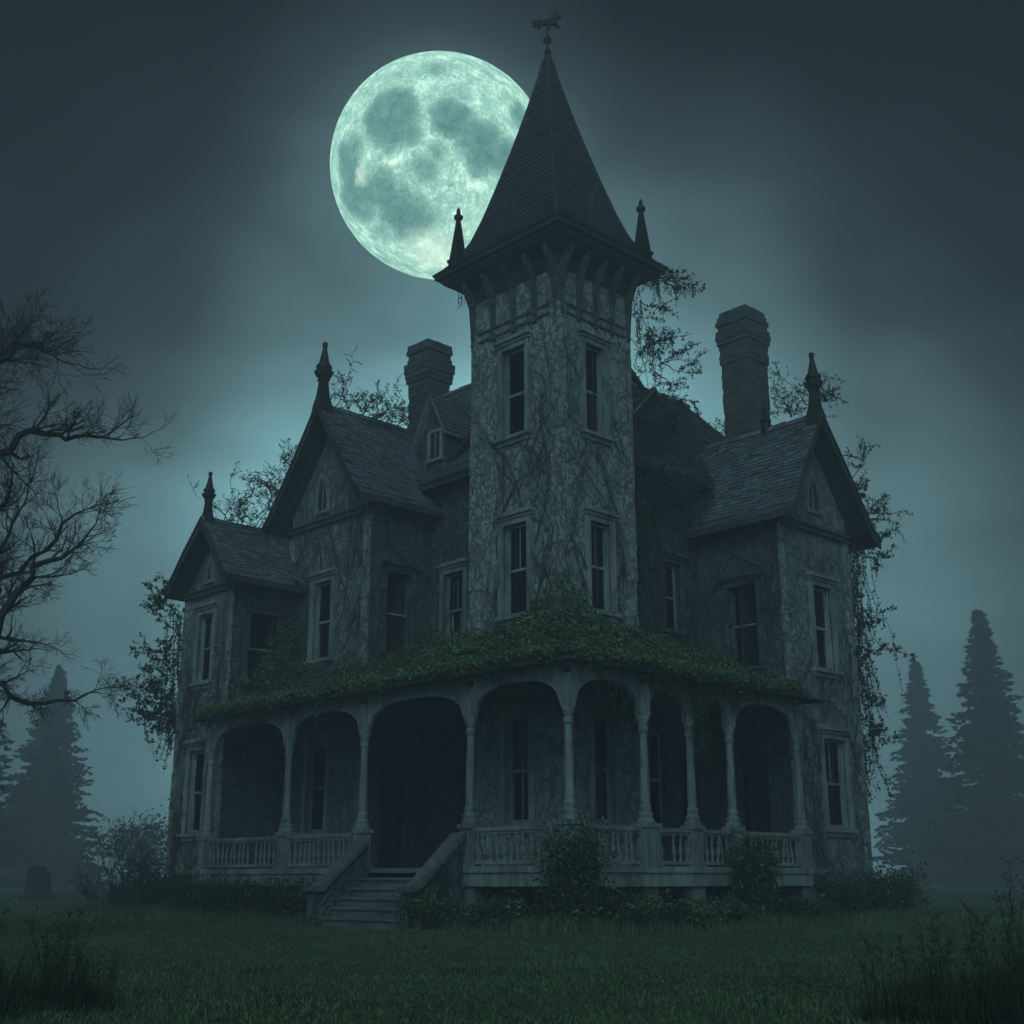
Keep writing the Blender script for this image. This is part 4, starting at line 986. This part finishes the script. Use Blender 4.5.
def eave_fringe(fc, a0, a1, n, label):
    root = vine_obj('eave_vine', label, 'vine', 'vines draped over the porch front'); st = MB(); lf = MB(); gr = MB()
    for k in range(n):
        a = random.uniform(a0, a1); w_ = mnoise.noise((a*1.3, 4., 0.))
        if w_ < -.12 and random.random() < .85: continue
        p = fc.world(a, 4.70, .50); hang(st, gr if random.random() < .45 else lf, p, random.uniform(.12, .32)+max(0, w_)*random.uniform(.2, 1.3), .06, .12, 26, .007)
    for k in range(n*14):
        a = random.uniform(a0, a1); w_ = mnoise.noise((a*1.3, 4., 0.)); gr.leaf(fc.world(a, 4.66+random.gauss(0, .05)-max(0, w_)*.15, .50+random.gauss(0, .04)), .07)
    place([(st, 'stems', 'vine_stem'), (lf, 'dark_leaves', 'leaf_dark'), (gr, 'green_leaves', 'leaf_green')], root)
eave_fringe(FL, -2.9, 8.7, 260, 'ragged vine edge spilling over the left porch eave')
eave_fringe(FRr, -2.9, 3.8, 240, 'ragged vine edge spilling over the right porch eave')
# ------------------------------------------------------------------ shrubs at the foot of the house
def shrub(name, label, x, y, rx, ry, h, n, size=.07, mats_=('leaf_dark', 'leaf_green'), mixr=.25, stems=14, group='shrubs at the foot of the mansion', lumps=5):
    root = empty(name, (x, y, gz(x, y))); tag(root, label, 'shrub', group); st = MB(); a = MB(); b_ = MB()
    tips = []
    for k in range(stems):
        an = random.random()*2*PI; tip = Vector((math.cos(an)*rx*random.uniform(.1, .9), math.sin(an)*ry*random.uniform(.1, .9), h*random.uniform(.55, 1.05)))
        mid = tip*.45+Vector((random.gauss(0, .08), random.gauss(0, .08), h*.08)); st.tube([(tip.x*.15, tip.y*.15, -.03), mid, tip], [.02, .013, .004], 5); tips.append(tip)
        tips.append(mid+Vector((0, 0, .1)))
    for k in range(n):
        c = random.choice(tips); q = Vector((random.gauss(0, rx*.26), random.gauss(0, ry*.26), random.gauss(0, h*.17)))
        p = c+q
        if p.z < 0: p.z = abs(p.z)*.5
        if (p.x/rx)**2+(p.y/ry)**2 > 1.35: continue
        (a if random.random() > mixr else b_).leaf(p, size)
    st.build('branches', 'vine_stem', root, fix=False); a.build('leaves', mats_[0], root, fix=False)
    if b_.v: b_.build('pale_leaves', mats_[1], root, fix=False)
    return root
def hs(u, v): p = HW(u, v, 0); return p.x, p.y
def S(label, u, v, r, h, n, **kw):
    x, y = hs(u, v)
    if h < 1.25: n = int(n*.62); h *= .88; kw.setdefault('stems', 20)
    return shrub(kw.pop('name', 'shrub'), label, x, y, r, r*kw.pop('ry', .8), h, n, **kw)
S('tall leafy bush climbing the porch corner post', -3.0, -2.95, .60, 1.42, 7000, mixr=.3, stems=30)
S('low bush in front of the railing beside the steps', -1.4, -3.2, .8, .5, 2600, mixr=.3)
S('low weedy bush hugging the right foot of the steps', -.35, -3.9, .5, .6, 1800, mixr=.3)
S('low bush under the railing right of the corner bush', -3.25, -1.9, .7, .6, 2400, mixr=.35)
S('spreading ground bush below the white pedestal post', -3.3, -.5, .8, .45, 2200, mixr=.35)
S('round bush standing before the porch post near the right end', -3.1, 1.9, .5, 1.3, 4200, mixr=.2, stems=26)
S('low scrub below the second right arch', -3.2, .9, .7, .45, 1800, mixr=.35)
S('low scrub below the last right arch', -3.1, 3.4, .8, .5, 2200, mixr=.2)
S('dark bush at the corner of the right wing', -2.7, 5.2, .9, .9, 3600, mixr=.1)
S('dark bush under the ground floor window of the right wing', -2.6, 6.7, .9, .8, 3600, mixr=.08)
S('dark leafy bush at the outer corner of the right wing', -2.4, 8.1, .8, 1.1, 4000, mixr=.08)
S('airy leafy shrub standing clear of the right wing', -1.5, 9.5, .7, .8, 1500, mixr=.1, size=.06)
S('trailing low scrub at the far right of the house', -1.2, 10.6, .8, .45, 1300, mixr=.1)
S('dark bush left of the front steps', 3.9, -3.1, .8, .75, 3000, mixr=.12)
S('bushy growth under the left railing', 5.2, -3.1, .9, .8, 3400, mixr=.1)
S('bushy growth before the second left arch', 6.6, -3.0, .9, .85, 3600, mixr=.1)
S('dense bush before the leftmost arch', 8.0, -2.9, .95, .9, 3800, mixr=.1)
S('dark bush at the left end post of the porch', 9.4, -2.8, .8, .95, 3200, mixr=.08)
S('dense bush below the window of the far left gable', 10.8, -2.6, .9, 1.0, 3400, mixr=.05)
S('dark bush at the outer corner of the far left gable', 12.1, -2.4, .7, 1.15, 3000, mixr=.05)
S('low dark bush left of the house corner', 13.2, -2.2, .8, .5, 1500, mixr=.05)
# ------------------------------------------------------------------ bare trees
def grow(mb, p, d, length, r, depth, up=.03, spread=.95, twigr=.0028, wob=.15):
    n = 5 if depth > 1 else 4; pts = [p.copy()]; rs = [r]; q = p.copy(); kids = []
    for i in range(n):
        d = (d+Vector((random.gauss(0, wob), random.gauss(0, wob), random.gauss(up, wob)))).normalized(); q = q+d*length/n; pts.append(q.copy()); rr = r*(1-.62*(i+1)/n); rs.append(max(twigr, rr)); kids.append((q.copy(), d.copy(), rr))
    mb.tube(pts, rs, 6 if depth > 3 else (4 if depth > 1 else 3), cap=False)
    if depth == 0: return
    for i, (q, dd, rr) in enumerate(kids):
        if i == 0 and depth < 3: continue
        if random.random() < .18: continue
        for s_ in range(1 if random.random() < .85 else 2):
            ax_ = dd.orthogonal().normalized(); ax_ = Matrix.Rotation(random.random()*2*PI, 3, dd) @ ax_
            nd = (dd+ax_*spread*random.uniform(.6, 1.3)).normalized(); grow(mb, q, nd, length*random.uniform(.45, .75), max(twigr, rr*.6), depth-1, up, spread, twigr, wob)
    grow(mb, q, d, length*.6, max(twigr, rs[-1]), depth-1, up, spread, twigr, wob)
def limb(mb, pts, r0, r1, depth, sub, up=.03, every=1):
    pts = [Vector(p) for p in pts]; 
    dense = []
    for a, b_ in zip(pts, pts[1:]):
        for k in range(3): dense.append(a.lerp(b_, k/3)+Vector((random.gauss(0, .035), random.gauss(0, .035), random.gauss(0, .035))))
    dense.append(pts[-1]); n = len(dense)
    rs = [(r0+(r1-r0)*i/(n-1))*.78 for i in range(n)]; mb.tube(dense, rs, 8, cap=False)
    for i in range(2, n, every):
        d = (dense[i]-dense[i-1]).normalized(); ax_ = Matrix.Rotation(random.random()*2*PI, 3, d) @ d.orthogonal().normalized()
        grow(mb, dense[i], (d*.9+ax_*.8).normalized(), sub*.43*random.uniform(.6, 1.15)*(1-.35*i/n), rs[i]*.55, depth, up)
    grow(mb, dense[-1], (dense[-1]-dense[-2]).normalized(), sub*.43, rs[-1]*.9, depth, up)
random.seed(21)
TX, TY = -10.85, 17.5
root = empty('bare_tree', (TX, TY, 0)); tag(root, 'large leafless tree reaching twisted branches in from the left edge', 'tree')
tr = MB(); tr.tube([(0, 0, -.1), (.05, 0, 1.2), (.0, .1, 2.6), (.1, 0, 3.6), (.0, 0, 5.2), (-.1, .1, 7.0), (.1, 0, 9.0)], [.5, .38, .33, .3, .24, .18, .1], 12); tr.build('trunk', 'bark', root)
br = MB()
def rel(pts): return [Vector(p) for p in pts]
# limbs given in metres from the trunk foot: (right, up), each at its own depth
def lb(pts, y0, y1, r0, r1, sub_, up, start):
    n_ = len(pts); limb(br, [start]+[(x_, y0+(y1-y0)*i_/(n_-1), z_) for i_, (x_, z_) in enumerate(pts)], r0, r1, 3, sub_, up)
lb([(2.27, 2.41), (2.96, 3.57), (3.41, 3.95), (3.69, 4.61), (3.99, 5.2), (4.44, 5.45)], -.2, .3, .15, .035, 1.5, .05, (.1, 0, 1.4))
lb([(3.22, 3.78), (3.46, 4.79), (3.29, 5.45), (3.47, 6.12)], 0, .6, .08, .025, 1.3, .05, (2.9, 0, 3.5))
lb([(2.17, 3.23), (2.98, 3.39), (3.67, 3.42), (4.25, 3.2), (4.86, 3.36)], 0, .3, .10, .02, 1.2, -.01, (.1, 0, 3.0))
lb([(2.23, 2.74), (3.02, 3.02), (3.47, 2.74), (3.85, 2.34)], -.3, -.5, .06, .015, 1.0, -.04, (.1, 0, 2.4))
lb([(1.8, 6.12), (2.61, 6.66), (3.17, 6.92), (3.65, 7.29), (4.17, 7.2), (4.61, 7.23)], .1, .4, .13, .03, 1.5, .04, (0, 0, 5.0))
lb([(1.74, 6.58), (2.54, 7.28), (2.91, 7.71), (3.3, 8.19), (3.68, 8.45), (4.05, 8.22)], -.2, -.5, .11, .03, 1.5, .03, (0, 0, 5.6))
lb([(1.6, 7.67), (2.44, 8.12), (2.85, 8.56), (3.15, 8.77)], .3, .6, .09, .03, 1.4, .04, (0, 0, 6.6))
lb([(1.99, 4.64), (2.75, 5.45), (2.97, 6.05), (3.13, 6.58)], .5, 1.0, .09, .03, 1.3, .05, (0, 0, 3.6))
lb([(2.06, 4.07), (2.84, 4.64), (3.13, 5.23), (3.73, 5.67), (4.04, 6.27)], .8, 1.3, .09, .025, 1.3, .05, (0, 0, 3.2))
lb([(-.8, 8.0), (-1.4, 9.4)], -.2, .1, .12, .04, 1.6, .05, (0, 0, 6.8))
lb([(-1.0, 5.6), (-2.2, 6.4)], .3, .1, .12, .04, 1.6, .05, (0, 0, 4.6))
br.build('branches', 'bark', root, fix=False)
# thin bare shrubs left of the house
def bare_shrub(label, x, y, h, n, rad=.018):
    root = empty('bare_shrub', (x, y, gz(x, y))); tag(root, label, 'shrub', 'leafless shrubs beside the house'); mb = MB(); lf = MB()
    for k in range(n):
        a = random.random()*2*PI; grow(mb, Vector((math.cos(a)*.1, math.sin(a)*.1, 0)), Vector((math.cos(a)*.4, math.sin(a)*.4, 1)).normalized(), h*random.uniform(.5, .75), rad, 3, .05, .6, .003)
    mb.build('branches', 'bark', root, fix=False)
x, y = hs(12.9, -2.6); bare_shrub('tallest leafless shrub at the left corner of the house', x, y, 1.7, 6)
x, y = hs(14.0, -1.9); bare_shrub('low leafless shrub furthest left of the house', x, y, .95, 6)
x, y = hs(13.5, -2.9); bare_shrub('small leafless shrub in front of the left corner shrubs', x, y, .8, 5)

# ------------------------------------------------------------------ conifers
def conifer(x, y, h, rbase, label, seed, skirt=.04, n_wh=None):
    random.seed(seed); root = empty('conifer', (x, y, gz(x, y))); k_ = h/11.0; root.scale = (k_,)*3; h = 11.0; rbase /= k_; tag(root, label, 'tree', 'conifers fading into the fog')
    t_ = MB(); t_.tube([(0, 0, -.2), (0, 0, h*.5), (0, 0, h*.97)], [h*.018, h*.011, .02], 8); t_.build('trunk', 'bark', root)
    mb = MB(); n = 560
    for i in range(n):
        f_ = (i/n)**.9; z = h*(skirt+(1-skirt)*f_)+random.uniform(-.1, .1); rr = rbase*1.0*(1-f_)**.97+.03
        for k in (0,):
            a = random.random()*2*PI; zj = 0; L_ = rr*random.uniform(.62, 1.12); dr = -.42*L_+random.uniform(-.05, .1)
            steps_ = max(3, int(L_/.16)); 
            for s_ in range(steps_):
                q = (s_+.7)/steps_; cz = z+zj+dr*q**.8+.14*L_*q*q+random.uniform(-.1, .1); cx, cy = math.cos(a)*L_*q, math.sin(a)*L_*q; hw = (.10+.22*L_*(1-q)*.5)
                for e_ in range(5):
                    sx = random.uniform(-1, 1)*hw; px, py = cx-math.sin(a)*sx, cy+math.cos(a)*sx; ll = random.uniform(.10, .30)
                    an = a+random.gauss(0, .7); dx, dy = math.cos(an)*ll, math.sin(an)*ll; dz = random.uniform(-.16, .02)
                    w_ = random.uniform(.02, .06); wx, wy = -math.sin(an)*w_, math.cos(an)*w_
                    n0 = len(mb.v); mb.v += [(px-wx, py-wy, cz), (px+wx, py+wy, cz-.02), (px+dx, py+dy, cz+dz), (px-wx*.2, py-wy*.2, cz-random.uniform(.08, .2))]
                    mb.f += [(n0, n0+1, n0+2), (n0, n0+3, n0+2)]
    mb.build('crown', 'needle', root, fix=False)
conifer(35.8, 95, 20.4, 6.4, 'tall dark conifer right of the house, its tip highest in the fog', 3)
conifer(38.6, 120, 20.6, 6.2, 'paler misty conifer between the house and the tall dark conifer', 4)
conifer(45.6, 105, 19.6, 6.6, 'conifer cut by the right edge of the picture', 5)
conifer(-36.5, 82, 20.8, 6.6, 'tall dark conifer behind the bare tree at the left edge', 6)
conifer(-43.5, 120, 13.6, 6.4, 'smaller conifer stepping down right of the left edge conifer', 8)
conifer(-37.5, 104, 17.4, 6.4, 'misty conifer rising behind the two left conifers', 9)
# low foggy bush and the ruined gravestone in the field
random.seed(30)
shrub('bush', 'low misty bush in the field left of the house', -22.5, 80, 2.6, 1.6, 3.4, 4200, .22, ('needle', 'leaf_dark'), .1, 16, 'field bushes in the fog')
gx, gy = -17.3, 48
root = empty('gravestone', (gx, gy, gz(gx, gy)), .2); tag(root, 'squat broken gravestone standing alone in the misty field on the left', 'gravestone')
g_ = MB(); ol = [(-.55, 0), (-.52, .5), (-.47, 1.0), (-.42, 1.16), (-.3, 1.2), (-.2, 1.12), (-.08, 1.22), (.1, 1.14), (.2, 1.18), (.3, 1.02), (.42, .98), (.5, .85), (.54, .4), (.56, 0)]
g_.prism([(a*.8, -.2, z) for a, z in ol], [(a*.78, .2, z*.98) for a, z in ol]); g_.build('headstone', 'gravestone', root)
g_ = MB(); g_.box(-.6, .6, -.36, .36, -.1, .14); g_.build('plinth', 'gravestone', root)

# ------------------------------------------------------------------ moon
pm = math.radians(16.28); F_ = Vector((0, math.cos(pm), math.sin(pm))); U_ = Vector((0, -math.sin(pm), math.cos(pm)))
MD = 1500.; md = (Vector((1, 0, 0))*(441-512)+F_*1260+U_*(512-168)).normalized()
mpos = Vector((0, 0, EYE))+md*MD; MR = MD*math.sin(math.atan(112/1260)*.95)
bm = bmesh.new(); bmesh.ops.create_uvsphere(bm, u_segments=96, v_segments=48, radius=MR); me = bpy.data.meshes.new('moon'); bm.to_mesh(me); bm.free()
me.polygons.foreach_set('use_smooth', [True]*len(me.polygons))
moon = bpy.data.objects.new('moon', me); C.objects.link(moon); moon.location = mpos
tag(moon, 'huge pale green full moon partly behind the tower spire', 'moon')
# face the marked side towards the house: local -Y towards the viewer, local Z up
yv = md; xv = yv.cross(Vector((0, 0, 1))).normalized(); zv = xv.cross(yv); moon.rotation_euler = Matrix((xv, yv, zv)).transposed().to_euler()
m = bpy.data.materials.new('moon_surface'); m.use_nodes = True; t = m.node_tree; t.nodes.clear(); MATS['moon'] = m
tc = N(t, 'ShaderNodeTexCoord'); mp = N(t, 'ShaderNodeMapping'); mp.inputs['Scale'].default_value = (1/MR,)*3; t.links.new(tc.outputs['Object'], mp.inputs[0]); v = mp.outputs[0]
na = noise(t, v, 2.6, 6, .62); nb = noise(t, v, 9, 8, .68); nc = noise(t, v, 38, 6, .75)
wv = N(t, 'ShaderNodeVectorMath', operation='MULTIPLY_ADD'); t.links.new(na.outputs['Color'], wv.inputs[0]); wv.inputs[1].default_value = (.30,)*3; t.links.new(v, wv.inputs[2])
wv2 = N(t, 'ShaderNodeVectorMath', operation='MULTIPLY_ADD'); t.links.new(nb.outputs['Color'], wv2.inputs[0]); wv2.inputs[1].default_value = (.10,)*3; t.links.new(wv.outputs[0], wv2.inputs[2])
sub = N(t, 'ShaderNodeVectorMath', operation='SUBTRACT'); t.links.new(wv2.outputs[0], sub.inputs[0]); sub.inputs[1].default_value = (.20, .20, .20)
def blob(x, z, r, soft=.05, src=sub):
    y_ = -math.sqrt(max(.02, 1-x*x-z*z)); d = N(t, 'ShaderNodeVectorMath', operation='DISTANCE'); t.links.new(src.outputs[0], d.inputs[0]); d.inputs[1].default_value = (x, y_, z)
    q = N(t, 'ShaderNodeMapRange'); q.clamp = True; t.links.new(d.outputs['Value'], q.inputs[0]); q.inputs[1].default_value = r+soft; q.inputs[2].default_value = max(0, r-soft); q.inputs[3].default_value = 0; q.inputs[4].default_value = 1
    return q.outputs[0]
mar = None
for x_, z_, r_, s_ in ((-.42, .39, .27, .85), (-.30, .25, .15, .8), (.09, .41, .18, 1), (.70, .43, .13, .8), (.36, .2, .2, .9), (.55, .12, .17, .85), (.42, .32, .1, .8), (-.16, -.02, .14, .7), (-.05, .1, .1, .6), (-.8, .02, .22, .7), (-.72, -.24, .24, .8), (-.5, -.2, .2, .7), (-.31, -.4, .26, .8), (-.12, -.42, .13, .6), (-.04, .82, .14, .45), (-.35, .75, .2, .3), (-.5, -.52, .13, .5), (.2, .62, .1, .35)):
    bl = M_(t, 'MULTIPLY', blob(x_, z_, r_, .10), s_); mar = bl if mar is None else M_(t, 'MAXIMUM', mar, bl)
mar = ramp(t, M_(t, 'ADD', mar, M_(t, 'ADD', M_(t, 'MULTIPLY', M_(t, 'SUBTRACT', nb.outputs['Fac'], .5), 1.1), M_(t, 'MULTIPLY', M_(t, 'SUBTRACT', na.outputs['Fac'], .5), 1.0))), [(.22, 0.), (.5, .75), (.85, 1.)])
tex = M_(t, 'ADD', M_(t, 'MULTIPLY', nb.outputs['Fac'], .55), M_(t, 'MULTIPLY', nc.outputs['Fac'], .45))
high = ramp(t, tex, [(.36, (.15, .35, .305)), (.5, (.31, .60, .50)), (.61, (.66, 1.0, .80))])
low = ramp(t, tex, [(.38, (.065, .175, .172)), (.62, (.16, .345, .315))])
c = mixc(t, mar, high, low)
# young bright craters and their rays
cr = M_(t, 'ADD', M_(t, 'MULTIPLY', blob(-.04, -.72, .0, .34), .75), M_(t, 'ADD', blob(-.39, .035, 0., .055), M_(t, 'ADD', M_(t, 'MULTIPLY', blob(-.67, -.09, 0., .10), .8), M_(t, 'MULTIPLY', blob(.32, -.42, 0., .25), .25))))
c = mixc(t, M_(t, 'MINIMUM', M_(t, 'MULTIPLY', cr, M_(t, 'ADD', .5, nb.outputs['Fac'])), 1.), c, (.76, 1.0, .80))
em = N(t, 'ShaderNodeEmission'); t.links.new(c, em.inputs[0]); em.inputs[1].default_value = 1.06
om = N(t, 'ShaderNodeOutputMaterial'); t.links.new(em.outputs[0], om.inputs[0]); me.materials.append(m)

# ------------------------------------------------------------------ haze
m = bpy.data.materials.new('haze'); m.use_nodes = True; t = m.node_tree; t.nodes.clear()
pv = N(t, 'ShaderNodeVolumePrincipled'); pv.inputs['Color'].default_value = (*HAZE_COLOR, 1); pv.inputs['Density'].default_value = HAZE_DENSITY; pv.inputs['Anisotropy'].default_value = 0.35
om = N(t, 'ShaderNodeOutputMaterial'); t.links.new(pv.outputs[0], om.inputs[1]); MATS['haze'] = m
mb = MB(); mb.box(-203, 203, -63, 163, -1.3, 23.5); o = mb.build('haze', 'haze'); tag(o, 'thin teal night mist filling the air around the mansion', 'haze', kind='stuff')
